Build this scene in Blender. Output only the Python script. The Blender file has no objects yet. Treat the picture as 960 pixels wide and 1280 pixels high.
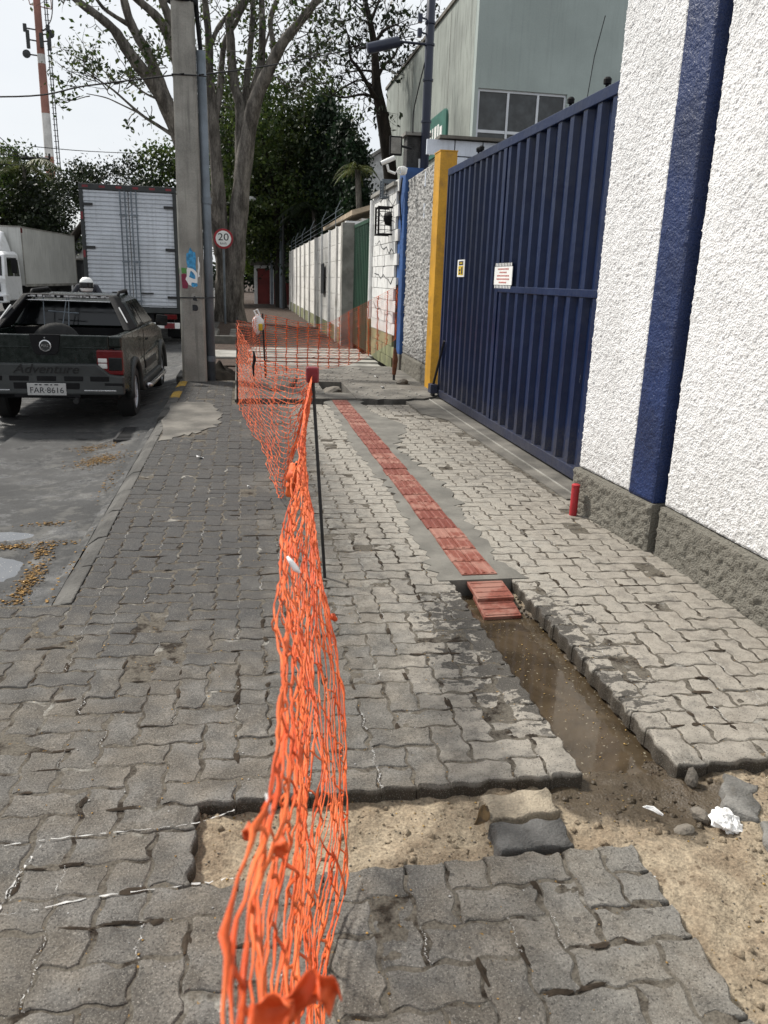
import bpy, bmesh, math, random
import numpy as np
from mathutils import Vector, Matrix
rnd = random.Random(7)
nr = np.random.RandomState(11)
scn = bpy.context.scene
COL = scn.collection
PI = math.pi

# ------------------------------------------------------------------ camera
# X = right of the street direction, Y = along the street, Z = up, metres; the camera stands at the origin, 1.5 m up
PITCH, ROLL, YAW, FPX, EYE = math.radians(16.35), math.radians(1.9), math.radians(10.307), 985.0, 1.5
_f = Vector((math.sin(YAW)*math.cos(PITCH), math.cos(YAW)*math.cos(PITCH), -math.sin(PITCH)))
_r = Vector((math.cos(YAW), -math.sin(YAW), 0))
_u = _r.cross(_f)
_r, _u = _r*math.cos(ROLL)+_u*math.sin(ROLL), _u*math.cos(ROLL)-_r*math.sin(ROLL)
cd = bpy.data.cameras.new('camera'); cam = bpy.data.objects.new('camera', cd); COL.objects.link(cam)
M3 = Matrix((_r, _u, -_f)).transposed()
cam.matrix_world = Matrix.Translation((0, 0, EYE)) @ M3.to_4x4()
cd.sensor_fit = 'VERTICAL'; cd.sensor_height = 24; cd.lens = 24*FPX/1280
cd.clip_start = 0.05; cd.clip_end = 2000
cd.dof.use_dof = True; cd.dof.focus_distance = 5.5; cd.dof.aperture_fstop = 5.0
scn.camera = cam

def at(px, py, Y):
    "photo measurement (960 x 1280) to the place at distance Y along the street"
    d = _r*((px-480)/FPX) - _u*((py-640)/FPX) + _f
    t = Y/d.y
    return Vector((d.x*t, Y, EYE+d.z*t))

# ------------------------------------------------------------------ world, sun, exposure
SUN_AZ, SUN_EL = math.radians(-46), math.radians(48)
w = bpy.data.worlds.new('World'); scn.world = w; w.use_nodes = True
nt = w.node_tree; nt.nodes.clear()
out = nt.nodes.new('ShaderNodeOutputWorld')
sky = nt.nodes.new('ShaderNodeTexSky'); sky.sky_type = 'NISHITA'; sky.sun_disc = False
sky.sun_elevation = SUN_EL; sky.sun_rotation = SUN_AZ; sky.dust_density = 3.0; sky.air_density = 1.0
b1 = nt.nodes.new('ShaderNodeBackground'); b1.inputs[1].default_value = 0.09
b2 = nt.nodes.new('ShaderNodeBackground'); b2.inputs[0].default_value = (0.93, 0.965, 1.0, 1); b2.inputs[1].default_value = 0.74
tc = nt.nodes.new('ShaderNodeTexCoord'); mp = nt.nodes.new('ShaderNodeMapping'); mp.inputs['Scale'].default_value = (1, 1, 2.6)
no = nt.nodes.new('ShaderNodeTexNoise'); no.inputs['Scale'].default_value = 2.3; no.inputs['Detail'].default_value = 7; no.inputs['Roughness'].default_value = .55
rp = nt.nodes.new('ShaderNodeMapRange'); rp.inputs[1].default_value = .34; rp.inputs[2].default_value = .62; rp.inputs[3].default_value = .72; rp.inputs[4].default_value = 1.0
mx = nt.nodes.new('ShaderNodeMixShader')
L = nt.links.new
L(tc.outputs['Generated'], mp.inputs[0]); L(mp.outputs[0], no.inputs['Vector']); L(no.outputs[0], rp.inputs[0])
L(sky.outputs[0], b1.inputs[0]); L(rp.outputs[0], mx.inputs[0]); L(b1.outputs[0], mx.inputs[1]); L(b2.outputs[0], mx.inputs[2]); L(mx.outputs[0], out.inputs[0])
sd = bpy.data.lights.new('sun', 'SUN'); sun = bpy.data.objects.new('sun', sd); COL.objects.link(sun)
sd.energy = 4.0; sd.angle = math.radians(7); sd.color = (1, .955, .88)
S = Vector((math.sin(SUN_AZ)*math.cos(SUN_EL), math.cos(SUN_AZ)*math.cos(SUN_EL), math.sin(SUN_EL)))
sun.rotation_euler = S.to_track_quat('Z', 'Y').to_euler()
scn.view_settings.view_transform = 'Standard'; scn.view_settings.look = 'None'
scn.view_settings.exposure = 0.40; scn.view_settings.gamma = 1.0
scn.cycles.max_bounces = 6; scn.cycles.transparent_max_bounces = 12
scn.cycles.use_denoising = True

# ------------------------------------------------------------------ materials
class NT:
    def __init__(s, name):
        s.m = bpy.data.materials.new(name); s.m.use_nodes = True
        s.t = s.m.node_tree; s.t.nodes.clear()
        s.o = s.n('ShaderNodeOutputMaterial'); s.p = s.n('ShaderNodeBsdfPrincipled'); s.l(s.p.outputs[0], s.o.inputs[0])
        s.geo = s.n('ShaderNodeNewGeometry'); s.pos = s.geo.outputs['Position']
    def n(s, k, **kw):
        x = s.t.nodes.new(k)
        for a, b in kw.items(): setattr(x, a, b)
        return x
    def l(s, a, b): s.t.links.new(a, b)
    def put(s, sock, v):
        if isinstance(v, (int, float)): sock.default_value = v
        elif isinstance(v, (tuple, list)): sock.default_value = tuple(v)+((1,) if len(v) == 3 and sock.type == 'RGBA' else ())
        else: s.l(v, sock)
    def math(s, op, a, b=0.0, c=None):
        x = s.n('ShaderNodeMath', operation=op); s.put(x.inputs[0], a); s.put(x.inputs[1], b)
        if c is not None: s.put(x.inputs[2], c)
        return x.outputs[0]
    def noise(s, scale, detail=4, rough=.55, vec=None, dist=0):
        x = s.n('ShaderNodeTexNoise'); x.inputs['Scale'].default_value = scale; x.inputs['Detail'].default_value = detail
        x.inputs['Roughness'].default_value = rough; x.inputs['Distortion'].default_value = dist; s.l(vec or s.pos, x.inputs['Vector']); return x.outputs[0]
    def voro(s, scale, vec=None, feature='F1'):
        x = s.n('ShaderNodeTexVoronoi', feature=feature); x.inputs['Scale'].default_value = scale; s.l(vec or s.pos, x.inputs['Vector']); return x.outputs[0]
    def ramp(s, v, a, b, lo=0.0, hi=1.0, smooth=True):
        x = s.n('ShaderNodeMapRange'); x.interpolation_type = 'SMOOTHSTEP' if smooth else 'LINEAR'
        s.put(x.inputs[0], v)
        for i, q in enumerate((a, b, lo, hi)): s.put(x.inputs[i+1], q)
        return x.outputs[0]
    def mix(s, f, a, b, mode='MIX'):
        x = s.n('ShaderNodeMix', data_type='RGBA', blend_type=mode); s.put(x.inputs[0], f); s.put(x.inputs[6], a); s.put(x.inputs[7], b); return x.outputs[2]
    def scl(s, c, v):
        return s.mix(1.0, c, s.comb(v), 'MULTIPLY')
    def comb(s, v):
        x = s.n('ShaderNodeCombineXYZ'); [s.put(x.inputs[i], v) for i in range(3)]; return x.outputs[0]
    def xyz(s, v=None):
        x = s.n('ShaderNodeSeparateXYZ'); s.l(v or s.pos, x.inputs[0]); return x.outputs
    def stretch(s, sx, sy, sz):
        x = s.n('ShaderNodeMapping'); x.inputs['Scale'].default_value = (sx, sy, sz); s.l(s.pos, x.inputs[0]); return x.outputs[0]
    def bump(s, h, strength, dist, prev=None):
        x = s.n('ShaderNodeBump'); x.inputs['Strength'].default_value = strength; x.inputs['Distance'].default_value = dist
        s.l(h, x.inputs['Height'])
        if prev is not None: s.l(prev, x.inputs['Normal'])
        return x.outputs[0]
    def done(s, col, rough=.7, metal=0, nrm=None, spec=None):
        s.put(s.p.inputs['Base Color'], col); s.put(s.p.inputs['Roughness'], rough); s.put(s.p.inputs['Metallic'], metal)
        if nrm is not None: s.l(nrm, s.p.inputs['Normal'])
        if spec is not None: s.put(s.p.inputs['Specular IOR Level'], spec)
        return s.m

def plain(name, col, rough=.6, metal=0, var=.25, vs=3, fine=60, bs=.15, bd=.004, isl=0, spec=.5, dirt=None, streak=0):
    "painted or cast surface: broad tone drift, fine grain, grime and vertical streaks"
    s = NT(name)
    a = s.noise(vs, 5); b = s.noise(fine, 3)
    v = s.math('ADD', s.ramp(a, .3, .7, 1-var, 1+var*.6), s.ramp(b, .3, .7, -var*.35, var*.35))
    if isl: v = s.math('MULTIPLY', v, s.ramp(s.geo.outputs['Random Per Island'], 0, 1, 1-isl, 1+isl, False))
    c = s.scl(col, v)
    if dirt: c = s.mix(s.ramp(s.noise(vs*2.2, 6, .65), .5, .72, 0, .75), c, dirt)
    if streak:
        k = s.noise(6, 5, .6, s.stretch(2.2, 2.2, .12))
        c = s.mix(s.ramp(k, .48, .72, 0, streak), c, (col[0]*.3, col[1]*.3, col[2]*.3))
    r = s.ramp(b, .2, .8, max(rough-.12, .02), min(rough+.12, 1))
    return s.done(c, r, metal, s.bump(b, bs, bd), spec)

def paver_material():
    s = NT('cast_concrete_paver')
    x, y, z = s.xyz()
    isl = s.geo.outputs['Random Per Island']
    big = s.noise(.8, 4); mid = s.noise(9, 5, .6); fine = s.noise(140, 3, .7); blot = s.noise(3.1, 6, .68)
    v = s.math('MULTIPLY', s.ramp(isl, 0, 1, .76, 1.18, False), s.ramp(mid, .25, .75, .70, 1.28))
    v = s.math('MULTIPLY', v, s.ramp(fine, .25, .75, .62, 1.38))
    v = s.math('MULTIPLY', v, s.ramp(big, .3, .7, .88, 1.1))
    c = s.scl(s.mix(s.ramp(s.noise(4.3, 4), .35, .65), (.104, .099, .091), (.116, .103, .086)), v)
    grime = s.ramp(s.noise(17, 6, .75), .54, .68, 0, .6); c = s.mix(grime, c, (.062, .054, .044))
    dusty = s.ramp(s.noise(6.5, 6, .75), .56, .70, 0, .55); c = s.mix(dusty, c, (.215, .20, .175))
    # darkens the kerb side beyond the foreground; wet is only the mask name
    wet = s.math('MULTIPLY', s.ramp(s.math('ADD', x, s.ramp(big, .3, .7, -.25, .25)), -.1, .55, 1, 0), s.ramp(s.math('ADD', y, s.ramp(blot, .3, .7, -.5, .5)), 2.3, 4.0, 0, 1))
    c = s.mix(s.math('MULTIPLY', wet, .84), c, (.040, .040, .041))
    # sandy dust on the wall side
    dust = s.math('MULTIPLY', s.ramp(s.math('ADD', x, s.ramp(blot, .3, .7, -.3, .3)), 1.3, 1.75, 0, 1), s.ramp(y, 4.6, 6.6, 1, 0))
    c = s.mix(s.math('MULTIPLY', dust, s.ramp(mid, .3, .7, .2, .8)), c, (.205, .180, .150))
    # cement slurry wiped off along the tactile strip
    d = s.math('ABSOLUTE', s.math('SUBTRACT', x, 1.22))
    sl = s.math('MULTIPLY', s.ramp(s.math('ADD', d, s.ramp(blot, .25, .75, -.28, .28)), .28, .85, 1, 0), s.ramp(y, 2.3, 4.6, .25, 1))
    sl = s.math('MULTIPLY', sl, s.ramp(s.noise(22, 5, .7), .36, .6, .15, 1))
    c = s.mix(s.math('MULTIPLY', sl, .8), c, (.36, .345, .305))
    # pale cement haze on the near left of the trench
    hz = s.math('MULTIPLY', s.ramp(s.math('ADD', x, s.ramp(blot, .3, .7, -.2, .2)), .45, .85, 0, 1), s.ramp(y, 1.95, 2.15, 0, 1))
    c = s.mix(s.math('MULTIPLY', hz, s.ramp(s.noise(14, 6, .7), .35, .62, .2, .85)), c, (.31, .285, .245))
    # muddy splashes beside the trench
    e = s.math('SUBTRACT', s.math('ABSOLUTE', s.math('SUBTRACT', x, 1.2)), .13)
    sp = s.math('MULTIPLY', s.ramp(e, .0, .42, 1, 0, False), s.math('MULTIPLY', s.ramp(y, 2.1, 2.7, .0, 1), s.ramp(y, 3.3, 3.8, 1, 0)))
    left = s.ramp(x, 1.15, 1.25, 1, .74)
    sp = s.math('MULTIPLY', sp, left)
    n1 = s.noise(11, 4, .6, s.stretch(1, 1.5, 1), .7)
    blobs = s.ramp(s.math('ADD', n1, s.math('MULTIPLY', sp, .30)), .645, .668, 0, 1)
    drops = s.ramp(s.math('ADD', s.noise(40, 2, .5), s.math('MULTIPLY', sp, .16)), .672, .70, 0, 1)
    drops = s.math('MULTIPLY', drops, s.ramp(sp, .02, .2, 0, 1))
    wm = s.math('MAXIMUM', s.math('MULTIPLY', blobs, s.ramp(sp, .05, .3, 0, 1)), drops)
    c = s.mix(s.math('MULTIPLY', wm, .88), c, (.036, .032, .027))
    # isolated drip spots in the foreground
    sd_ = s.math('MULTIPLY', s.ramp(s.noise(26, 1, .5), .70, .72, 0, 1), s.ramp(y, 1.7, 2.2, 1, 0))
    c = s.mix(s.math('MULTIPLY', sd_, .75), c, (.055, .05, .045))
    # soil-stained flanks of the blocks
    c = s.mix(s.math('MULTIPLY', s.ramp(s.math('ADD', z, s.ramp(mid, .3, .7, -.006, .006)), -.020, -.006, 1, 0), .93), c, (.040, .032, .023))
    # exposed aggregate and pin holes
    ag = s.ramp(s.noise(300, 1), .62, .70, 0, 1)
    c = s.mix(s.math('MULTIPLY', ag, .5), c, (.36, .34, .30))
    pit = s.ramp(s.noise(170, 2), .33, .39, 1, 0)
    c = s.mix(s.math('MULTIPLY', pit, .7), c, (.035, .032, .03))
    rg = s.math('SUBTRACT', .88, s.math('MULTIPLY', wm, .45))
    h = s.math('SUBTRACT', s.math('ADD', fine, s.math('MULTIPLY', s.noise(60, 4, .7), .7)), s.math('MULTIPLY', pit, .6))
    return s.done(c, rg, 0, s.bump(h, .65, .005), .3)

def earth_material(name, a, b, dark, wetzone=False):
    s = NT(name)
    x, y, z = s.xyz()
    n = s.noise(7, 6, .65); f = s.noise(90, 4, .7); g = s.voro(120)
    c = s.mix(s.ramp(n, .35, .68), a, b)
    c = s.scl(c, s.ramp(f, .25, .75, .55, 1.4))
    c = s.mix(s.ramp(s.noise(45, 3), .60, .70, 0, .8), c, dark)
    c = s.mix(s.ramp(s.noise(150, 2), .68, .74, 0, .8), c, (.40, .34, .25))
    r = .95
    if wetzone:
        wz = s.ramp(s.math('ADD', z, s.ramp(n, .3, .7, -.012, .012)), -.087, -.06, 1, 0)
        # soaked belt around the puddle end, whatever the level
        dx = s.math('MULTIPLY', s.math('SUBTRACT', x, 1.22), 3.2); dy = s.math('MULTIPLY', s.math('SUBTRACT', y, 2.15), 2.6)
        q = s.math('SQRT', s.math('ADD', s.math('MULTIPLY', dx, dx), s.math('MULTIPLY', dy, dy)))
        wz = s.math('MAXIMUM', wz, s.ramp(s.math('ADD', q, s.ramp(n, .3, .7, -.25, .25)), .8, 1.15, 1, 0))
        c = s.mix(s.math('MULTIPLY', wz, .85), c, (.034, .024, .014)); r = s.math('SUBTRACT', .95, s.math('MULTIPLY', wz, .55))
    return s.done(c, r, 0, s.bump(s.math('ADD', f, s.math('MULTIPLY', g, .5)), .6, .008), .3)

def joint_material():
    s = NT('joint_soil')
    n = s.noise(11, 5, .7); f = s.noise(120, 3, .7)
    c = s.mix(s.ramp(n, .46, .64), (.112, .100, .082), (.024, .018, .013))
    c = s.mix(s.ramp(s.noise(5, 5, .6), .58, .70, 0, .7), c, (.34, .33, .30))
    c = s.mix(s.ramp(s.noise(55, 2), .68, .74, 0, .8), c, (.30, .17, .04))
    return s.done(s.scl(c, s.ramp(f, .2, .8, .6, 1.4)), .95, 0, s.bump(f, .8, .008), .2)

def asphalt_material():
    s = NT('worn_asphalt')
    x, y, z = s.xyz()
    n = s.noise(1.3, 6, .65); f = s.noise(170, 3, .7); k = s.noise(3.5, 7, .7)
    c = s.scl((.040, .040, .0395), s.math('MULTIPLY', s.ramp(f, .25, .75, .55, 1.5), s.ramp(n, .3, .7, .75, 1.25)))
    c = s.mix(s.ramp(k, .56, .62, 0, .7), c, (.030, .030, .031))
    gut = s.math('MULTIPLY', s.ramp(s.math('ABSOLUTE', s.math('ADD', x, 1.35)), .25, .7, 1, 0), s.ramp(s.noise(5, 6, .7), .5, .62, 0, .75))
    c = s.mix(gut, c, (.095, .092, .085))
    return s.done(c, s.ramp(k, .5, .62, .85, .35), 0, s.bump(s.math('ADD', f, n), .5, .01), .4)

def roughcast_material(name, col, dirt, lowz=.32):
    s = NT(name)
    x, y, z = s.xyz()
    v = s.voro(85); f = s.noise(120, 4, .7); n = s.noise(1.6, 5, .6)
    c = s.scl(col, s.ramp(n, .3, .7, .88, 1.04))
    c = s.mix(s.ramp(f, .60, .75, 0, .55), c, dirt)
    low = s.math('MULTIPLY', s.ramp(s.math('ADD', z, s.ramp(s.noise(7, 5), .3, .7, -.12, .12)), lowz, lowz+.55, 1, 0), s.ramp(s.noise(30, 4), .4, .6, .2, .8))
    c = s.mix(s.math('MULTIPLY', low, .6), c, dirt)
    st = s.noise(4.5, 5, .6, s.stretch(2, 2.4, .10))
    c = s.mix(s.ramp(st, .54, .76, 0, .36), c, (col[0]*.45, col[1]*.44, col[2]*.41))
    pores = s.ramp(s.noise(150, 2, .6), .64, .72, 0, .55); c = s.mix(pores, c, (col[0]*.35, col[1]*.34, col[2]*.33))
    return s.done(c, .92, 0, s.bump(s.math('ADD', v, f), .7, .010), .25)

def bark_material(name, a, b):
    s = NT(name)
    k = s.noise(5, 6, .65, s.stretch(1, 1, .22)); f = s.noise(26, 5, .7, s.stretch(1, 1, .35))
    c = s.mix(s.ramp(k, .36, .64), a, b); c = s.scl(c, s.ramp(f, .25, .75, .6, 1.35))
    return s.done(c, .9, 0, s.bump(s.math('ADD', f, k), .7, .03), .2)

def leaf_material(name, a, b, tr=.35):
    s = NT(name)
    i = s.geo.outputs['Random Per Island']
    c = s.mix(i, a, b); c = s.scl(c, s.ramp(s.noise(.55, 3), .35, .65, .55, 1.35))
    s.done(c, .55, 0, None, .3)
    t = s.n('ShaderNodeBsdfTranslucent'); s.l(s.scl(c, 1.6), t.inputs[0])
    m = s.n('ShaderNodeMixShader'); m.inputs[0].default_value = tr
    s.l(s.p.outputs[0], m.inputs[1]); s.l(t.outputs[0], m.inputs[2]); s.l(m.outputs[0], s.o.inputs[0])
    return s.m

def plastic_material():
    s = NT('orange_mesh_plastic')
    c = s.mix(s.ramp(s.noise(9, 4), .35, .65), (.62, .075, .014), (.82, .170, .045))
    c = s.mix(s.ramp(s.noise(60, 4, .7), .56, .74, 0, .5), c, (.45, .19, .10))
    s.done(c, .55, 0, s.bump(s.noise(120, 2), .3, .002), .35)
    t = s.n('ShaderNodeBsdfTranslucent'); s.l(c, t.inputs[0])
    m = s.n('ShaderNodeMixShader'); m.inputs[0].default_value = .14
    s.l(s.p.outputs[0], m.inputs[1]); s.l(t.outputs[0], m.inputs[2]); s.l(m.outputs[0], s.o.inputs[0])
    return s.m

def tile_material():
    s = NT('red_tactile_concrete')
    r = s.n('ShaderNodeObjectInfo').outputs['Random']
    n = s.noise(8, 5, .65); f = s.noise(70, 4, .7)
    c = s.mix(r, (.15, .036, .023), (.205, .064, .042))
    c = s.scl(c, s.ramp(f, .25, .75, .7, 1.3))
    pale = s.math('MULTIPLY', s.ramp(s.math('ADD', n, s.ramp(r, 0, 1, -.09, .09, False)), .47, .62), .55)
    c = s.mix(pale, c, (.33, .185, .145))
    c = s.mix(s.ramp(f, .62, .75, 0, .5), c, (.10, .05, .04))
    return s.done(c, s.ramp(n, .4, .6, .5, .85), 0, s.bump(f, .5, .004), .4)

def water_material(name, col, alpha=1.0):
    s = NT(name)
    n = s.noise(3.5, 5, .6, None, .8)
    c = s.scl(col, s.ramp(n, .3, .7, .65, 1.5))
    bits = s.ramp(s.noise(75, 2), .68, .72, 0, .8)
    c = s.mix(bits, c, (.30, .27, .2))
    return s.done(c, s.math('ADD', .035, s.math('MULTIPLY', bits, .6)), 0, s.bump(s.noise(16, 3), .06, .005), 1.0)

def glass_dark(name, col=(.012, .014, .016), rough=.06):
    s = NT(name)
    return s.done(s.scl(col, s.ramp(s.noise(4, 4), .3, .7, .6, 1.6)), s.ramp(s.noise(9, 4), .4, .7, rough, rough+.14), 0, None, .5)

def gate_material():
    s = NT('navy_gate_paint')
    x, y, z = s.xyz()
    n = s.noise(1.7, 5, .6); st = s.noise(5, 5, .65, s.stretch(2, 2, .10)); f = s.noise(70, 4, .7)
    c = s.mix(s.ramp(n, .3, .7), (.0015, .0092, .041), (.0032, .0138, .056))
    c = s.mix(s.ramp(st, .52, .72, 0, .5), c, (.004, .007, .022))
    c = s.mix(s.ramp(s.noise(9, 5, .6, s.stretch(2, 2, .25)), .58, .74, 0, .35), c, (.030, .042, .085))
    dust = s.math('MULTIPLY', s.ramp(s.math('ADD', z, s.ramp(s.noise(8, 5), .3, .7, -.12, .12)), .05, .5, 1, 0), s.ramp(f, .35, .65, .15, .6))
    c = s.mix(dust, c, (.075, .070, .066))
    sc = s.ramp(s.noise(24, 3, .6, s.stretch(1, 2.5, .35)), .735, .76, 0, .7)
    c = s.mix(sc, c, (.20, .22, .25))
    return s.done(c, s.ramp(n, .3, .7, .30, .5), 0, s.bump(s.noise(3.5, 3), .5, .03), .32)

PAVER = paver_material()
SAND = earth_material('damp_sand', (.300, .248, .178), (.205, .158, .108), (.070, .048, .030), True)
DIRT = earth_material('trodden_earth', (.064, .043, .032), (.038, .026, .020), (.03, .022, .016))
JOINT = joint_material(); ASPHALT = asphalt_material()
CONC = plain('grey_concrete', (.128, .119, .103), .92, vs=2.6, fine=90, var=.5, bs=.5, bd=.008, dirt=(.09, .082, .07))
CONC2 = plain('pale_concrete', (.265, .255, .23), .9, vs=2.6, fine=80, var=.38, bs=.5, bd=.008, dirt=(.16, .15, .13))
MORTAR = plain('cement_mortar', (.150, .143, .125), .93, vs=4.5, fine=110, var=.28, bs=.45, bd=.004, dirt=(.13, .12, .105))
KERB = plain('kerb_concrete', (.072, .069, .063), .92, vs=3, fine=70, var=.5, bs=.8, bd=.014, isl=.2, dirt=(.06, .055, .05))
YKERB = plain('worn_yellow_kerb_paint', (.36, .225, .03), .85, vs=6, fine=60, var=.4, dirt=(.12, .10, .07))
WHITEWALL = roughcast_material('white_roughcast', (.80, .80, .80), (.36, .35, .33))
GREYCAST = roughcast_material('grey_roughcast', (.42, .415, .40), (.10, .098, .095))
PLINTH = roughcast_material('bare_plinth_roughcast', (.175, .165, .140), (.055, .052, .042), -2)
BLUEWALL = plain('blue_wall_paint', (.0035, .0175, .080), .5, vs=4, fine=70, var=.25, bs=.7, bd=.012)
BLUEWALL2 = plain('mid_blue_wall_paint', (.020, .075, .23), .6, vs=4, fine=70, var=.25, bs=.5, bd=.008)
GATE = gate_material()
GREENGATE = plain('green_gate_paint', (.012, .055, .028), .5, vs=2, var=.25)
YELLOW = plain('yellow_post_paint', (.50, .255, .012), .5, vs=2.5, fine=40, var=.22, dirt=(.30, .15, .02))
RUST = plain('rusty_steel', (.125, .045, .02), .85, vs=14, fine=80, var=.5, bs=.5)
DARKSTEEL = plain('dark_steel', (.014, .014, .015), .55, vs=9, var=.4)
GREYSTEEL = plain('galvanised_steel', (.15, .175, .20), .55, .25, vs=3, var=.25, streak=.35)
RED = plain('red_plastic', (.32, .014, .020), .5, vs=9, var=.3)
DKRED = plain('dark_red_paint', (.17, .010, .016), .4, vs=9, var=.3)
POLE = plain('weathered_pole_concrete', (.285, .272, .242), .9, vs=2.2, fine=70, var=.3, bs=.5, bd=.006, streak=.55)
WHITEBLOCK = plain('white_painted_block', (.66, .66, .645), .85, vs=2.2, fine=60, var=.16, bs=.4, bd=.006, dirt=(.42, .41, .385), streak=.3)
CREAM = plain('stained_white_panel', (.70, .68, .64), .88, vs=1.2, fine=40, var=.22, bs=.4, dirt=(.38, .36, .31), isl=.07, streak=.45)
MOSSY = plain('mossy_green_base', (.20, .205, .105), .9, vs=3, var=.4, dirt=(.07, .075, .035))
PALEBLUEBLOCK = plain('pale_blue_block', (.60, .645, .72), .85, vs=2, var=.14, fine=50, streak=.3)
DARKCAST = plain('sooty_roughcast', (.045, .044, .042), .95, vs=9, fine=60, var=.45, bs=.9, bd=.02)
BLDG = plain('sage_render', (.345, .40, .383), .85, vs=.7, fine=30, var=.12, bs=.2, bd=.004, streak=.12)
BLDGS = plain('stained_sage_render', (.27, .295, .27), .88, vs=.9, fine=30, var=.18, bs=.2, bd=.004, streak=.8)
ALU = plain('brushed_aluminium', (.56, .58, .61), .45, .35, vs=2, var=.1)
ALUDOOR = plain('corrugated_aluminium', (.55, .575, .615), .42, .15, vs=1.2, fine=30, var=.14, bs=.08, streak=.25)
WHITEPAINT = plain('white_vehicle_paint', (.72, .73, .74), .35, vs=1.5, var=.08, dirt=(.5, .49, .47))
BOXWHITE = plain('grimy_white_box', (.50, .50, .475), .6, vs=1.1, var=.14, streak=.35)
WHITEP = plain('white_plate', (.78, .78, .76), .5, vs=6, var=.08)
PAPER = plain('white_plastic_film', (.80, .80, .79), .5, vs=9, var=.1, bs=.4)
BLACKP = plain('black_plastic', (.009, .009, .010), .75, vs=6, var=.3, spec=.2)
TYRE = plain('tyre_rubber', (.014, .014, .014), .85, vs=9, var=.35)
CLAD = plain('grey_plastic_cladding', (.027, .030, .030), .6, vs=5, var=.25)
GREENCAR = plain('dark_green_car_paint', (.0024, .0072, .0054), .22, .05, vs=2, fine=20, var=.12, bs=0.0, bd=.0001)
CHROME = plain('chrome', (.55, .55, .56), .2, .9, vs=6, var=.2)
TAILRED = plain('tail_lamp_red', (.11, .004, .006), .15, vs=7, var=.2)
LENSW = plain('clear_lens', (.62, .62, .60), .15, vs=9, var=.2)
GLASS = glass_dark('dark_glass', (.006, .007, .008), .10); WGLASS = glass_dark('window_glass', (.030, .034, .036), .12)
HOLLOWDARK = plain('hollow_dark_soil', (.010, .008, .006), .95, vs=9, fine=50, var=.5, bs=.4, bd=.01, spec=.05)  # near-black: the darkness of a hollow put into the soil colour
SKIN = plain('skin', (.30, .17, .11), .6); CLOTHD = plain('dark_cloth', (.03, .032, .04), .9)
PLASTIC = plastic_material(); TILE = tile_material()
PAVPALE = plain('sandy_loose_block', (.30, .255, .19), .9, vs=9, fine=140, var=.45, bs=.7, bd=.008, dirt=(.12, .095, .065)); PAVDARK = plain('dark_loose_block', (.092, .090, .086), .9, vs=9, fine=140, var=.45, bs=.7, bd=.008, dirt=(.035, .033, .03)); PAVGREY = plain('grey_loose_block', (.165, .160, .148), .9, vs=9, fine=140, var=.45, bs=.7, bd=.008, dirt=(.09, .075, .055))
MUDWATER = water_material('muddy_water', (.056, .041, .025)); MUDWATER.node_tree.nodes['Principled BSDF'].inputs['Specular IOR Level'].default_value = .4; PUDDLE = water_material('clear_puddle', (.035, .034, .032)); PUDDLE.node_tree.nodes['Principled BSDF'].inputs['IOR'].default_value = 2.2
BARK = bark_material('grey_bark', (.175, .160, .142), (.058, .052, .046)); BARKD = bark_material('dark_bark', (.030, .024, .019), (.012, .010, .008))
LEAF_A = leaf_material('broad_leaf', (.015, .034, .008), (.056, .074, .017)); LEAF_D = leaf_material('deep_green_leaf', (.005, .012, .004), (.018, .027, .008), .15)
LEAF_C = leaf_material('blue_green_needle', (.006, .020, .008), (.018, .034, .013), .15); LEAF_L = leaf_material('light_leaf', (.055, .105, .016), (.12, .16, .03), .45)
LEAF_P = leaf_material('palm_leaf', (.030, .055, .014), (.10, .10, .03), .3)
LITTER = plain('yellow_leaf_litter', (.20, .112, .028), .9, isl=.6, vs=20, var=.5)
BROWNLEAF = plain('dry_brown_leaf', (.115, .072, .03), .8, vs=30, var=.5)
ROCK = plain('wet_rubble', (.10, .088, .072), .8, vs=9, fine=60, var=.4, bs=.7, bd=.01, isl=.3)
SOIL = plain('dark_soil', (.040, .031, .023), .95, vs=9, fine=50, var=.5, bs=.5, bd=.01, spec=.1)
WOOD = plain('grey_wood', (.17, .145, .115), .9, vs=7, var=.4)
LIME = plain('lime_bloom', (.46, .455, .44), .9, vs=30, var=.3)
BLUESTICK = plain('faded_blue_sticker', (.05, .27, .50), .7, vs=20, var=.4); GREENSTICK = plain('green_sticker', (.09, .26, .06), .7); WINE = plain('wine_sticker', (.20, .02, .05), .7, vs=22)
NAVYLAMP = plain('navy_enamel', (.010, .016, .040), .4); TOWERRED = plain('hazed_tower_red', (.28, .13, .10), .7, vs=1); TOWERWHITE = plain('tower_white', (.60, .59, .57), .7, vs=1)  # tower red is paled: distance haze mixed into its colour
SIGNYEL = plain('yellow_print', (.62, .42, .01), .5); SIGNRED = plain('faded_red_print', (.42, .12, .10), .6); INK = plain('black_print', (.015, .017, .022), .6); SIGNRING = plain('sign_red', (.30, .010, .018), .5)
TEAL = plain('teal_sign', (.035, .135, .105), .5); TAN = plain('tan_roof', (.38, .30, .21), .8); BRICKR = plain('brick_red_paint', (.16, .022, .018), .7)
ZINC = plain('pale_roof', (.66, .66, .65), .6)

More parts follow.
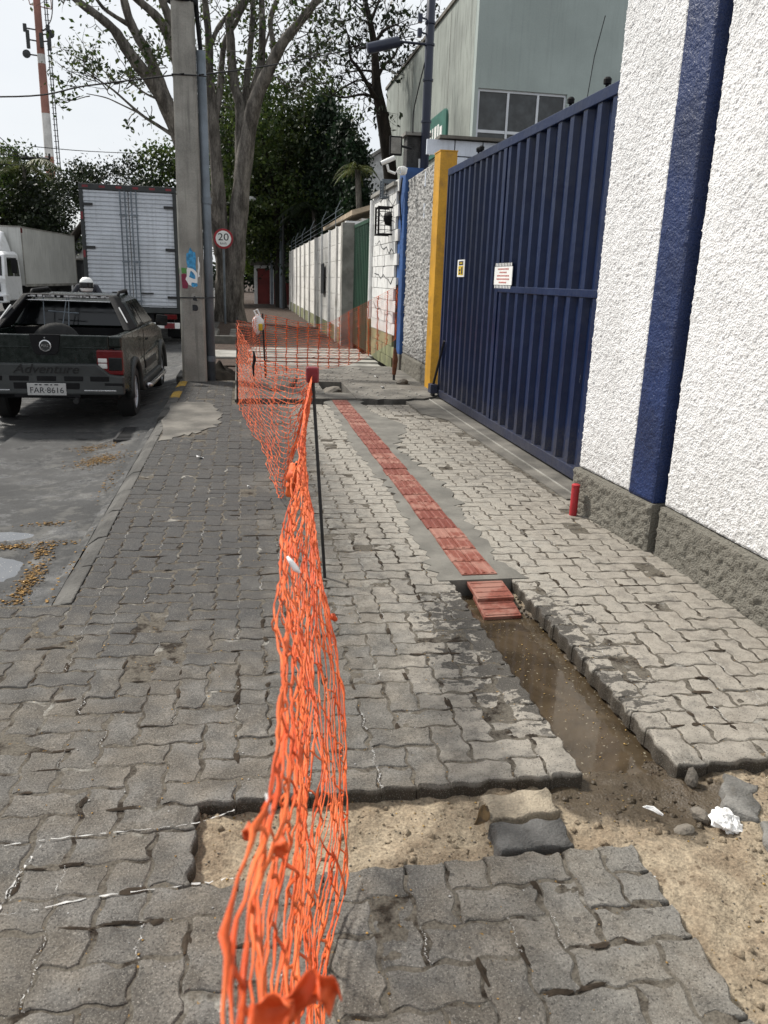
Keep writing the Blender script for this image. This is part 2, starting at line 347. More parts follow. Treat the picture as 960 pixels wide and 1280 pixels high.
# ------------------------------------------------------------------ mesh helpers
class MB:
    "collects faces for ONE mesh"
    def __init__(s): s.v = []; s.f = []; s.mi = []; s.k = 0
    def mat(s, k): s.k = k; return s
    def add(s, vs, fs):
        b = len(s.v); s.v += [tuple(p) for p in vs]; s.f += [tuple(b+i for i in f) for f in fs]; s.mi += [s.k]*len(fs); return s
    def box(s, x0, x1, y0, y1, z0, z1, M=None):
        v = [Vector(p) for p in ((x0,y0,z0),(x1,y0,z0),(x1,y1,z0),(x0,y1,z0),(x0,y0,z1),(x1,y0,z1),(x1,y1,z1),(x0,y1,z1))]
        if M: v = [M @ p for p in v]
        return s.add(v, [(0,3,2,1),(4,5,6,7),(0,1,5,4),(1,2,6,5),(2,3,7,6),(3,0,4,7)])
    def tube(s, pts, rad, n=8, cap=True):
        pts = [Vector(p) for p in pts]
        if not hasattr(rad, '__len__'): rad = [rad]*len(pts)
        vs = []; t0 = (pts[1]-pts[0]).normalized(); a = t0.orthogonal().normalized()
        for i, p in enumerate(pts):
            t = (pts[min(i+1, len(pts)-1)]-pts[max(i-1, 0)])
            t = t.normalized() if t.length > 1e-9 else t0
            a = (a-t*a.dot(t)); a = a.normalized() if a.length > 1e-6 else t.orthogonal().normalized(); b = t.cross(a)
            vs += [p+(a*math.cos(2*PI*k/n)+b*math.sin(2*PI*k/n))*rad[i] for k in range(n)]
        fs = [(i*n+k, i*n+(k+1)%n, (i+1)*n+(k+1)%n, (i+1)*n+k) for i in range(len(pts)-1) for k in range(n)]
        if cap: fs += [tuple(range(n))[::-1], tuple((len(pts)-1)*n+k for k in range(n))]
        return s.add(vs, fs)
    def prism(s, poly, f, a, b):
        "outline (2-D) mapped by f(u, v, w), extruded in w from a to b"
        n = len(poly)
        return s.add([f(u, v, a) for u, v in poly]+[f(u, v, b) for u, v in poly],
                     [tuple(range(n))[::-1], tuple(range(n, 2*n))]+[(i, (i+1) % n, n+(i+1) % n, n+i) for i in range(n)])
    def loft(s, secs, closed=True, caps=True):
        n = len(secs[0]); m = n if closed else n-1
        fs = [(i*n+k, i*n+(k+1) % n, (i+1)*n+(k+1) % n, (i+1)*n+k) for i in range(len(secs)-1) for k in range(m)]
        if caps: fs += [tuple(range(n))[::-1], tuple((len(secs)-1)*n+k for k in range(n))]
        return s.add([p for q in secs for p in q], fs)
    def lathe(s, prof, M, n=20):
        "profile of (radius, height) turned round the local Z of M"
        vs = [M @ Vector((r*math.cos(2*PI*k/n), r*math.sin(2*PI*k/n), h)) for r, h in prof for k in range(n)]
        fs = [(i*n+k, i*n+(k+1) % n, (i+1)*n+(k+1) % n, (i+1)*n+k) for i in range(len(prof)-1) for k in range(n)]
        fs += [tuple(range(n))[::-1], tuple((len(prof)-1)*n+k for k in range(n))]
        return s.add(vs, fs)
    def quad(s, a, b, c, d): return s.add([a, b, c, d], [(0, 1, 2, 3)])
    def grid(s, nx, ny, f):
        return s.add([f(i/(nx-1), j/(ny-1)) for j in range(ny) for i in range(nx)],
                     [(j*nx+i, j*nx+i+1, (j+1)*nx+i+1, (j+1)*nx+i) for j in range(ny-1) for i in range(nx-1)])
    def mesh(s, name, mats, smooth=False):
        me = bpy.data.meshes.new(name); me.from_pydata(s.v, [], s.f)
        for m in (mats if isinstance(mats, (list, tuple)) else [mats]): me.materials.append(m)
        if any(s.mi): me.polygons.foreach_set('material_index', s.mi)
        if smooth: me.polygons.foreach_set('use_smooth', [True]*len(s.f))
        me.validate(); me.update(); return me
    def build(s, name, mats, parent=None, smooth=False, bevel=0, loc=None, sharp=None, seg=2):
        o = bpy.data.objects.new(name, s.mesh(name, mats, smooth)); COL.objects.link(o)
        if parent is not None: o.parent = parent
        if loc is not None: o.location = loc
        if bevel:
            b = o.modifiers.new('bevel', 'BEVEL'); b.width = bevel; b.segments = seg; b.limit_method = 'ANGLE'; b.angle_limit = math.radians(40)
        if smooth and sharp:
            o.data.set_sharp_from_angle(angle=math.radians(sharp))
        return o

def fast_mesh(name, V, F, mat, smooth=False):
    "numpy arrays to a mesh (all faces with the same number of corners)"
    me = bpy.data.meshes.new(name); V = np.asarray(V, np.float32); F = np.asarray(F, np.int32); k = F.shape[1]
    me.vertices.add(len(V)); me.vertices.foreach_set('co', V.ravel())
    me.loops.add(F.size); me.loops.foreach_set('vertex_index', F.ravel())
    me.polygons.add(len(F)); me.polygons.foreach_set('loop_start', np.arange(0, F.size, k, dtype=np.int32))
    if smooth: me.polygons.foreach_set('use_smooth', np.ones(len(F), bool))
    me.materials.append(mat); me.update(calc_edges=True); me.validate(); return me
def link(name, me, parent=None):
    o = bpy.data.objects.new(name, me); COL.objects.link(o)
    if parent is not None: o.parent = parent
    return o
def tag(o, label=None, cat=None, group=None, kind=None):
    for k, v in (('label', label), ('category', cat), ('group', group), ('kind', kind)):
        if v: o[k] = v
    return o
def thing(name, label, cat, loc=(0, 0, 0), rz=0, group=None):
    o = bpy.data.objects.new(name, None); COL.objects.link(o); o.location = loc; o.rotation_euler = (0, 0, rz); o.empty_display_size = .2
    return tag(o, label, cat, group)
def structure(o, label=None): return tag(o, label, None, None, 'structure')
def stuff(o, label=None, cat=None): return tag(o, label, cat, None, 'stuff')

def vnoise(x, y, seed=0):
    "smooth value noise on numpy arrays, 0..1"
    x = np.asarray(x, float); y = np.asarray(y, float)
    xi = np.floor(x).astype(np.int64); yi = np.floor(y).astype(np.int64); fx = x-xi; fy = y-yi
    fx = fx*fx*(3-2*fx); fy = fy*fy*(3-2*fy)
    def h(a, b):
        n = (a*374761393+b*668265263+seed*974711) & 0x7fffffff
        n = ((n ^ (n >> 13))*1274126177) & 0x7fffffff
        return ((n ^ (n >> 16)) & 0xffff)/65535.0
    return (h(xi, yi)*(1-fx)+h(xi+1, yi)*fx)*(1-fy)+(h(xi, yi+1)*(1-fx)+h(xi+1, yi+1)*fx)*fy
def fbm(x, y, seed=0, o=4):
    s = 0; a = .5; t = 0
    for k in range(o): s = s+a*vnoise(x*2**k, y*2**k, seed+k*17); t += a; a *= .5
    return s/t
def cr(P, n):
    "Catmull-Rom through points, n samples per span"
    P = [Vector(p) for p in P]; Q = [P[0]*2-P[1]]+P+[P[-1]*2-P[-2]]; o = []
    for i in range(1, len(Q)-2):
        for k in range(n):
            t = k/n; a, b, c, d = Q[i-1:i+3]
            o.append(.5*((2*b)+(c-a)*t+(2*a-5*b+4*c-d)*t*t+(3*b-a-3*c+d)*t**3))
    return o+[P[-1]]

def text_mesh(body, size, mat, name, parent, M, depth=.002, shear=0, sx=1.0, align='CENTER'):
    cu = bpy.data.curves.new(name, 'FONT'); cu.body = body; cu.size = size; cu.align_x = align; cu.align_y = 'CENTER'; cu.extrude = depth; cu.shear = shear
    o = bpy.data.objects.new(name, cu); COL.objects.link(o)
    bpy.context.view_layer.update()
    me = bpy.data.meshes.new_from_object(o.evaluated_get(bpy.context.evaluated_depsgraph_get()))
    bpy.data.objects.remove(o); bpy.data.curves.remove(cu)
    me.transform(M @ Matrix.Diagonal((sx, 1, 1, 1))); me.materials.clear(); me.materials.append(mat)
    ob = bpy.data.objects.new(name, me); COL.objects.link(ob); ob.parent = parent; return ob
def facing(loc, right, up):
    "matrix: text x along right, text y along up"
    r = Vector(right).normalized(); u = Vector(up).normalized(); n = r.cross(u)
    m = Matrix((r, u, n)).transposed().to_4x4(); m.translation = loc; return m

# ------------------------------------------------------------------ ground, road, kerb
o = MB().grid(2, 2, lambda u, v: (-600+1200*u, -200+1400*v, -.34)).build('ground', DIRT); structure(o)
def road_z(x, y=20.0):
    f = min(max((y-6.0)/2.3, 0), 1)*.75+.25
    return -.11-.23*min(max(-x-1.1, 0), .4)*f
xs = [-.95, -1.15, -1.35, -1.7, -2.4, -4, -8, -14]
ys = (-12, 2.99, 3.02, 6, 8.3, 8.98, 9.01, 12, 30, 120, 400)
o = MB().add([(x, y, (-.075 if x > -1 else road_z(x, y))-(.05 if 3 < y < 9 and x > -2.5 else 0)) for y in ys for x in xs],
             [(j*8+i, j*8+i+1, (j+1)*8+i+1, (j+1)*8+i) for j in range(len(ys)-1) for i in range(7)]).build('road', ASPHALT, smooth=True); structure(o)
PUDDLES = ((-1.62, 4.38, .40, .36), (-1.70, 5.10, .42, .12))
def road_h(X, Y):
    f = np.clip((Y-6.0)/2.3, 0, 1)*.75+.25
    z = np.where(X > -1.0, -.075-.25*(-.95-X), -.11-.23*np.clip(-X-1.1, 0, .4)*f)
    z = z+(fbm(X*3, Y*3, 41)-.5)*.016+(fbm(X*14, Y*14, 43)-.5)*.005
    for a, b, rx_, ry_ in PUDDLES:
        q = ((X-a)/rx_)**2+((Y-b)/ry_)**2+(fbm(X*5, Y*5, 47)-.5)*.9
        z = z-.03*np.clip(1.25-q, 0, 1)
    return z
gx = np.linspace(-2.42, -.95, 130); gy = np.linspace(3.0, 9.0, 420); X, Y = np.meshgrid(gx, gy); Z = road_h(X, Y)
q = (np.arange(419)[:, None]*130+np.arange(129)[None]).ravel()
o = link('road', fast_mesh('road', np.stack([X.ravel(), Y.ravel(), Z.ravel()], 1), np.stack([q, q+1, q+131, q+130], 1), ASPHALT, True)); structure(o)
far_walk = MB().box(-22, -14, -10, 300, -.3, .03).build('far_pavement', CONC); structure(far_walk)

# --- the grid of interlocking blocks
U = .11; GX, GY = 1.055, 2.05
rs = random.Random(3)
ragged = [rs.choice((0, 0, 1)) for _ in range(200)]
def paved(i, j):
    x = GX+U*(i+.5); y = GY+U*(j+.5)
    if x > 2.62 or y < .2 or x < -2.0: return False
    if x < -.80: return y < 3.60
    if x < -.12:
        if y > 12.0: return False
        if -.98 < x < -.36 and 7.75+.5*(x+.4) < y < 9.55: return False   # cement ramp patch
    elif y > 9.75: return False
    if x > 2.30 and y > 5.3: return False                                # gate threshold
    if x > 2.05 and 9.0 < y: return False
    if y < GY:
        if x > GX: return x > 1.52 and y < 1.62 and x > 1.52+.11*((j*7) % 2)
        if y > GY-3*U and x > -.155: return False                        # the opened cross pit
        return True
    if y < 3.78: return not (GX < x < GX+3*U+.03)   # trench
    return not (1.04 < x < 1.42)                                         # tactile strip
I0, I1, J0, J1 = -29, 15, -17, 92
OCC = {(i, j): paved(i, j) for i in range(I0-1, I1+1) for j in range(J0-1, J1+1)}
A_ = .0058
def zig(t): return ((.0, 0), (.14, A_), (.36, A_), (.64, -A_), (.86, -A_))
def paver_outline(nu):
    P = []
    for k in range(nu): P += [(U*(k+t), s) for t, s in zig(0)]
    P += [(U*nu-s, U*t) for t, s in zig(0)]
    for k in range(nu): P += [(U*(nu-k-t), U-s) for t, s in zig(0)]
    P += [(s, U*(1-t)) for t, s in zig(0)]
    return [Vector((x-U*nu/2, y-U/2)) for x, y in P]
def paver_mb(nu, seed, mb=None, M=None):
    r = random.Random(seed); P = paver_outline(nu); n = len(P)
    N = []
    for k in range(n):
        t = P[(k+1) % n]-P[k-1]; N.append(Vector((-t.y, t.x)).normalized())
    chip = [max(0, r.gauss(.0004, .0013)) for _ in P]
    g = .0014
    for _ in range(r.choice((0, 0, 1, 1, 2, 3))):
        k0 = r.randrange(n); d_ = r.uniform(.003, .0085)
        for q, fq in ((0, 1), (1, .6), (-1, .5)): chip[(k0+q) % n] += d_*fq
    rings = [[(p.x+q.x*g, p.y+q.y*g, -.07) for p, q in zip(P, N)],
             [(p.x+q.x*(g+c), p.y+q.y*(g+c), -.010-c) for p, q, c in zip(P, N, chip)],
             [(p.x+q.x*(g+.003+c*1.3), p.y+q.y*(g+.0016+c*1.3), -.0022-c*.4) for p, q, c in zip(P, N, chip)],
             [(p.x+q.x*(g+.0055+c*1.5), p.y+q.y*(g+.0055+c*1.5), r.uniform(-.0003, .0002)) for p, q, c in zip(P, N, chip)]]
    vs = [Vector(p) for q in rings for p in q]+[Vector((0, 0, .0003))]
    if M: vs = [M @ p for p in vs]
    fs = [(a*n+k, a*n+(k+1) % n, (a+1)*n+(k+1) % n, (a+1)*n+k) for a in range(3) for k in range(n)]
    fs += [(3*n+k, 3*n+(k+1) % n, 4*n) for k in range(n)]
    mb = mb or MB(); mb.add(vs, fs); return mb
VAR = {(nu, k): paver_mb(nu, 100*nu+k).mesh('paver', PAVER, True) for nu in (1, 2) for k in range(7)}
for m in VAR.values(): m.set_sharp_from_angle(angle=math.radians(22))
dom = []
seen = set()
for (i, j), on in OCC.items():
    if not on or (i, j) in seen: continue
    k = (i-j) % 4
    mate = {0: (i+1, j), 1: (i-1, j), 3: (i, j+1), 2: (i, j-1)}[k]
    rot = 0 if k in (0, 1) else 1
    if OCC.get(mate) and mate not in seen: cells = [(i, j), mate]
    else: cells = [(i, j)]
    seen.update(cells)
    cx = GX+U*(sum(c[0] for c in cells)/len(cells)+.5); cy = GY+U*(sum(c[1] for c in cells)/len(cells)+.5)
    dom.append((cx, cy, rot, len(cells)))
def seen_size(d):
    if d[0] < -2.0: return 0
    x, y = d[0], d[1]; v = Vector((x, y, -EYE)); z = v.dot(_f)
    if z < .4: return 0
    px = 480+FPX*v.dot(_r)/z; py = 640-FPX*v.dot(_u)/z
    return (1/(z*z)*d[3]*(1.5/v.length) if -30 < px < 990 and py < 1310 else 0)
dom.sort(key=lambda d: -seen_size(d))

# joint bed under the blocks, sunken where blocks are missing
walk = None
def bed_height(X, Y):
    ci = np.floor((X-GX)/U).astype(int); cj = np.floor((Y-GY)/U).astype(int)
    occ = np.zeros(X.shape, bool); T = np.zeros((80, 140), bool)
    for (i, j), on in OCC.items(): T[i+40, j+40] = on
    def O(dx, dy): return T[np.clip(np.floor((X+dx-GX)/U).astype(int)+40, 0, 79), np.clip(np.floor((Y+dy-GY)/U).astype(int)+40, 0, 139)]
    occ = O(0, 0) & O(.028, 0) & O(-.028, 0) & O(0, .028) & O(0, -.028)
    n = fbm(X*9, Y*9, 3); m = fbm(X*28, Y*28, 9); b = fbm(X*2.3, Y*2.3, 5)
    sand = -.046+(n-.5)*.034+(m-.5)*.020+(b-.5)*.03
    lump = np.exp(-(((X-1.12)/.28)**2+((Y-1.62)/.30)**2))*.035
    sand = sand+lump
    tr = np.clip(np.minimum((X-.99)/.09, (1.50-X)/.09), 0, 1)*np.clip((Y-2.02)/.22, 0, 1)*np.clip((4.0-Y)/.1, 0, 1)
    mud = -.112+(n-.5)*.045+(m-.5)*.010+.035*np.clip((Y-3.35)/.4, 0, 1)+.03*np.clip((X-1.33)/.09, 0, 1)
    pit = sand*(1-tr)+mud*tr
    gut = np.exp(-(((X-1.30)/.14)**2+((Y-1.93)/.11)**2))*.045
    pit = pit-gut*(1-tr*.6)
    j = -.0026+(m-.5)*.0030+(n-.5)*.0015
    return np.where(occ, j, pit), occ
nx, ny = 240, 282
gx = np.linspace(-.35, 2.55, nx); gy = np.linspace(.18, 3.95, ny)
X, Y = np.meshgrid(gx, gy); Z, occm = bed_height(X, Y)
V = np.stack([X.ravel(), Y.ravel(), Z.ravel()], 1)
q = (np.arange(ny-1)[:, None]*nx+np.arange(nx-1)[None]).ravel(); F = np.stack([q, q+1, q+nx+1, q+nx], 1)
me = fast_mesh('sidewalk', V, F, SAND, True); me.materials.append(JOINT)
fo = (occm[:-1, :-1] & occm[1:, 1:]).ravel(); me.polygons.foreach_set('material_index', fo.astype(np.int32))
walk = link('sidewalk', me); structure(walk)
mb = MB()
def flat(x0, x1, y0, y1, z=-.0024, n=1):
    mb.quad((x0, y0, z), (x1, y0, z), (x1, y1, z), (x0, y1, z))
flat(-2.02, -.81, .18, 3.61); flat(-.81, -.35, .18, 12.05); flat(-.35, 2.6, 3.95, 9.72); flat(-.35, -.10, 9.72, 12.05); flat(-3.0, 2.6, -6, .18, -.0036); flat(-.81, 2.6, -6, -5.9)
mb.build('joint_bed', JOINT, walk)
big = MB()
for n_, (cx, cy, rot, nu) in enumerate(dom):
    tx, ty = rs.gauss(0, .006), rs.gauss(0, .006); dz = rs.gauss(0, .0014); yw = rs.gauss(0, .012)
    M = Matrix.Translation((cx, cy, dz)) @ Matrix.Rotation(tx, 4, 'X') @ Matrix.Rotation(ty, 4, 'Y') @ Matrix.Rotation(rot*PI/2+yw+(PI if rs.random() < .5 else 0), 4, 'Z')
    if n_ < 296:
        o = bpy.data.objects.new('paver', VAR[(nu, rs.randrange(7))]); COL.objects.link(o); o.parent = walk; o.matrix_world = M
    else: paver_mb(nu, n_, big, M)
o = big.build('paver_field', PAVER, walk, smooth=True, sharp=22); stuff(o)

# soil packed in the joints: small dark patches and pale lime lines
mb = MB(); ml = MB(); rj = random.Random(21)
def blob(m, x, y, z, rx, ry, rot, n=11, j=.35):
    P = []
    for k in range(n):
        a = 2*PI*k/n; s = 1+rj.uniform(-j, j)
        u, v = rx*s*math.cos(a), ry*s*math.sin(a)
        P.append((x+u*math.cos(rot)-v*math.sin(rot), y+u*math.sin(rot)+v*math.cos(rot), z))
    c = len(P); m.add(P+[(x, y, z+.0025)], [(k, (k+1) % n, c) for k in range(n)])
for _ in range(420):
    i = rj.randrange(-24, 9); j = rj.randrange(-8, 30)
    if not (OCC.get((i, j)) and OCC.get((i-1, j)) and OCC.get((i, j-1)) and OCC.get((i+1, j)) and OCC.get((i, j+1))): continue
    if rj.random() < .5: blob(mb, GX+U*i+rj.uniform(-.006, .006), GY+U*(j+rj.random()), .0012, rj.uniform(.004, .011), rj.uniform(.012, .045), rj.gauss(0, .12))
    else: blob(mb, GX+U*(i+rj.random()), GY+U*j+rj.uniform(-.006, .006), .0012, rj.uniform(.012, .05), rj.uniform(.004, .011), rj.gauss(0, .12))
o = mb.build('joint_dirt', SOIL, walk); stuff(o)
def lime(path, w):
    P = cr(path, 14); n = len(P); vs = []
    for k, p in enumerate(P):
        t = (P[min(k+1, n-1)]-P[max(k-1, 0)]); d = Vector((-t.y, t.x, 0)).normalized()
        ww = w*max(.08, rj.gauss(.4, .4)); q = p+d*rj.gauss(0, .0022)
        vs += [q-d*ww, q+d*ww]
    ml.add([(p.x, p.y, .0042) for p in vs], [(2*k, 2*k+1, 2*k+3, 2*k+2) for k in range(n-1) if rj.random() > .30])
lime([(-.80, 1.90, 0), (-.62, 1.935, 0), (-.40, 1.945, 0), (-.17, 1.955, 0), (-.05, 2.0, 0)], .0026)
lime([(-.85, 1.66, 0), (-.60, 1.675, 0), (-.38, 1.705, 0), (-.18, 1.715, 0), (-.03, 1.725, 0)], .0028)
lime([(-.68, 1.50, 0), (-.62, 1.64, 0), (-.60, 1.78, 0), (-.56, 1.93, 0)], .0032)
for _ in range(150):
    i = rj.randrange(-16, 9); j = rj.randrange(-6, 34)
    if OCC.get((i, j)) and OCC.get((i-1, j)) and OCC.get((i, j+1)):
        x, y = GX+U*i, GY+U*j
        lime([(x+.004, y, 0), (x-.006, y+.03, 0), (x+.005, y+.07, 0), (x, y+.11, 0)], rj.uniform(.0007, .0022))
o = ml.build('lime_residue', LIME, walk); stuff(o)

# kerb stones
kb = thing('kerb', 'low worn concrete kerb along the edge of the road', 'kerb')
y = 3.63; k = 0
while y < 12.2:
    Ln = .52+rs.uniform(-.05, .05); a = rs.gauss(0, .006)
    low = 1 if y < 8.3 else 0
    pr = [(-.95, -.30), (-.815, -.30), (-.815, .000), (-.87, -.008 if low else .004), (-.93, -.05 if low else -.008), (-.95, -.085 if low else -.03)]
    o = MB().prism(pr, lambda u, v, w: (u+a*(w-y)+rs.gauss(0, .002), w, v+rs.gauss(0, .002)), y+.006, y+Ln-.006).build('kerb_stone', YKERB if 9.6 < y < 11.4 and k % 2 else KERB, kb, bevel=.008)
    if 9.6 < y < 11.4 and k % 2: o['label'] = 'kerb stone with worn yellow paint'
    y += Ln; k += 1

# cement ramp patch by the drain
def wavy(pts, amp, seed, n=7):
    P = cr([(*p, 0) for p in pts+[pts[0]]], n)[:-1]; r = random.Random(seed)
    return [(p.x+r.gauss(0, amp), p.y+r.gauss(0, amp)) for p in P]
def slab(name, outline, z0, z1, mat, parent=None, bevel=0):
    return MB().prism(outline, lambda u, v, w: (u, v, w), z0, z1).build(name, mat, parent, bevel=bevel)
o = slab('cement_patch', wavy([(-.80, 7.42), (-.6, 7.72), (-.38, 8.05), (-.26, 8.7), (-.33, 9.4), (-.42, 9.76), (-.81, 9.72)], .028, 4), -.05, .0065, CONC); structure(o)

# muddy water in the trench, puddles in the gutter
o = MB().grid(24, 60, lambda u, v: (.98+.46*u, 2.07+1.72*v, -.086)).build('muddy_water', MUDWATER); structure(o)
o = MB().grid(2, 2, lambda u, v: (-2.4+1.25*u, 3.75+1.1*v, -.1395)).build('puddle', PUDDLE); structure(o)
o = MB().grid(2, 2, lambda u, v: (-2.4+1.2*u, 4.90+.5*v, -.1395)).build('puddle', PUDDLE); structure(o)

# tactile strip in its mortar bed
rm = random.Random(5)
lx = [1.045+rm.gauss(0, .020)-.045*(1+math.sin(y*1.9))*.5-.02*(y > 6) for y in np.linspace(3.74, 10.1, 110)]
rx = [1.462+rm.gauss(0, .022)+.05*math.sin(y*2.3+1)*(y < 7.3)+.26*math.exp(-((y-8.3)/.55)**2) for y in np.linspace(3.74, 10.1, 110)]
yy = list(np.linspace(3.74, 10.1, 110))
strip = thing('tactile_strip', 'long strip of red ribbed tactile tiles bedded in grey cement', 'tactile paving')
MB().prism([(a, b) for a, b in zip(lx, yy)]+[(a, b) for a, b in zip(rx, yy)][::-1], lambda u, v, w: (u, v, w), -.09, .0045).build('mortar_bed', MORTAR, strip)
T = .2
def tile_mb():
    m = MB(); h = T/2-.0025
    for sx in (-1, 1): m.box(min(sx*.002, sx*h), max(sx*.002, sx*h), -h, h, -.025, 0)
    for k in range(4):
        x = -.075+.05*k
        m.prism([(-.011, 0), (.011, 0), (.007, .0035), (-.007, .0035)], lambda u, v, w: (x+u, w, v), -h+.012, h-.012)
    return m
tm = tile_mb().mesh('tile', TILE); tm.transform(Matrix.Identity(4))
y = 3.80
while y < 10.05:
    o = bpy.data.objects.new('tile', tm); COL.objects.link(o); o.parent = strip
    o.location = (1.222+rs.gauss(0, .003)-.004*(y-4), y+.1, .0125+rs.gauss(0, .0012)); o.rotation_euler = (rs.gauss(0, .006), rs.gauss(0, .006), rs.gauss(0, .010)); y += T+.002
for k, (yc, zc, rx_, lab) in enumerate(((3.648, -.014, .10, 'loose red tile dusted pink, leaning against the end of the strip'), (3.520, -.050, .20, 'wet dark red loose tile lowest down in the muddy trench'))):
    m = MB(); h = T/2-.003; m.box(-h, h, -h, h, -.02, 0)
    for q in range(4):
        yb = -.075+.05*q
        m.prism([(-.011, 0), (.011, 0), (.007, .0035), (-.007, .0035)], lambda u, v, w: (w, yb+u, v), -h+.01, h-.01)
    o = m.build('loose_tile', TILE, bevel=.003); o.location = (1.235, yc, zc); o.rotation_euler = (rx_, 0, .03); tag(o, lab, 'tile')

# ------------------------------------------------------------------ loose blocks and litter on the dig
def loose(mat, x, y, z, rz, tilt, nu, lab, seed, sc=1.0):
    o = link('loose_paver', paver_mb(nu, seed).mesh('loose_paver', mat, True)); o.data.set_sharp_from_angle(angle=math.radians(55))
    o.location = (x, y, z); o.rotation_euler = (tilt[0], tilt[1], rz); o.scale = (sc, sc, sc); return tag(o, lab, 'paving block')
loose(PAVPALE, .795, 1.925, .004, .06, (.05, -.03), 2, 'sandy pale loose paving block, the upper of two in the pit', 901)
loose(PAVDARK, .785, 1.79, .002, .03, (.10, .02), 2, 'dark grey loose paving block, the lower of two in the pit', 902)
loose(PAVGREY, 1.52, 1.90, -.018, 1.0, (.12, .08), 2, 'grey loose paving block above the crumpled white paper', 903)
loose(PAVGREY, 1.50, 1.655, -.004, 1.15, (-.05, .06), 2, 'loose paving block below the crumpled white paper at right', 904)
# crumpled paper
m = MB(); n = 22
def crump(u, v):
    th = 2*PI*u; ph = PI*v
    r = .046*(1+.55*(vnoise(u*9 % 9, v*7, 31)-.5)+.5*(vnoise(u*22, v*16, 33)-.5))
    return (r*math.sin(ph)*math.cos(th)*1.0, r*math.sin(ph)*math.sin(th)*.95, r*math.cos(ph)*.62)
m.grid(n*2+1, n, crump)
o = m.build('crumpled_paper', PAPER); o.scale = (1.15, 1.0, .72); o.location = (1.405, 1.79, -.022); o.rotation_euler = (.3, .2, .5); tag(o, 'crumpled white paper lying on the wet sand', 'litter')
m = MB()
for k in range(3):
    z = (.0, .004, .008)[k]
    m.tube([(-.03+.004*k, .0, z), (0, .003*k, z+.003), (.032, -.002*k, z)], [.0018, .0026, .0015], 6)
o = m.build('plastic_strip', PAPER); o.location = (1.205, 1.875, -.028); o.rotation_euler = (0, .1, -.75); tag(o, 'thin white plastic strip stuck in the sand by the puddle', 'litter')
def rock(x, y, z, s, seed, name='stone'):
    r = random.Random(seed); b = bmesh.new(); bmesh.ops.create_icosphere(b, subdivisions=2, radius=1)
    off = Vector((r.random()*9, r.random()*9, 0))
    for v in b.verts:
        k = .75+.6*float(vnoise(v.co.x*1.7+off.x, v.co.y*1.7+v.co.z+off.y, seed)); v.co = Vector((v.co.x*s[0], v.co.y*s[1], v.co.z*s[2]))*k
    me = bpy.data.meshes.new(name); b.to_mesh(me); b.free(); me.materials.append(ROCK)
    o = link(name, me); o.location = (x, y, z); o.rotation_euler = (r.random(), r.random(), r.random()*6); return o
tag(rock(1.265, 1.79, -.038, (.030, .024, .020), 1), 'wet dark stone lying beside the white plastic strip', 'stone')
tag(rock(1.345, 1.84, -.033, (.030, .020, .018), 2), 'brown broken stone between puddle and crumpled paper', 'stone')
tag(rock(1.42, 2.02, -.035, (.032, .022, .02), 5), 'stone under the corner of the right paving', 'stone')
# the dry leaf leaning on the pale block
m = MB(); m.grid(7, 5, lambda u, v: ((u-.5)*.075, (v-.5)*.045*math.sin(PI*min(max(u, .05), .95)), .014*math.sin(u*3)+.012*abs(v-.5)*2))
o = m.build('dry_leaf', BROWNLEAF, smooth=True); o.location = (.655, 1.885, .005); o.rotation_euler = (.9, -.25, .9); tag(o, 'curled olive brown dry leaf leaning on the pale loose block', 'leaf')
so = o.modifiers.new('thick', 'SOLIDIFY'); so.thickness = .0012

# gravel, crumbs and leaf bits
def scatter(name, mat, pts, sz, flat_=.5, label=None):
    N = len(pts); P = np.asarray(pts, float)
    a = nr.rand(N)*2*PI; s = sz[0]+(sz[1]-sz[0])*nr.rand(N)**2.2
    base = np.array([(1, 0, 0), (0, 1, 0), (-1, 0, 0), (0, -1, 0), (0, 0, 1), (0, 0, -1)], float)
    V = base[None]*(s[:, None, None]*(.6+.8*nr.rand(N, 6, 1)))
    V[:, :, 2] *= flat_
    c, q = np.cos(a)[:, None], np.sin(a)[:, None]
    X_ = V[:, :, 0]*c-V[:, :, 1]*q; Y_ = V[:, :, 0]*q+V[:, :, 1]*c
    V = np.stack([X_, Y_, V[:, :, 2]], 2)+P[:, None]
    f = np.array([(0, 1, 4), (1, 2, 4), (2, 3, 4), (3, 0, 4), (1, 0, 5), (2, 1, 5), (3, 2, 5), (0, 3, 5)])
    F = (f[None]+6*np.arange(N)[:, None, None]).reshape(-1, 3)
    o = link(name, fast_mesh(name, V.reshape(-1, 3), F, mat)); return stuff(o, label)
x = nr.uniform(-.14, 2.1, 4200); y = nr.uniform(.9, 2.3, 4200)
z, oc = bed_height(x, y); k = ~oc & (z < -.02)
scatter('gravel', ROCK, np.stack([x, y, z], 1)[k], (.0008, .0048), .8, 'loose gravel and crumbs on the opened sand')
x = nr.uniform(-.14, 2.1, 1500); y = nr.uniform(.9, 2.3, 1500); z, oc = bed_height(x, y); k = ~oc & (z < -.02)
scatter('sand_clods', SAND, np.stack([x, y, z], 1)[k], (.003, .020), .7, 'crumbled clods of sand in the opened pit')
x = nr.uniform(-.14, 2.0, 1500); y = nr.uniform(.9, 3.6, 1500); z, oc = bed_height(x, y); k = ~oc & (z < -.02); z = np.maximum(z, -.085)
scatter('straw_bits', plain('straw', (.34, .22, .07), .9, isl=.6), np.stack([x, y, z+.002], 1)[k], (.0015, .005), .35, 'bits of straw and yellow petals on the opened sand')
pts = []
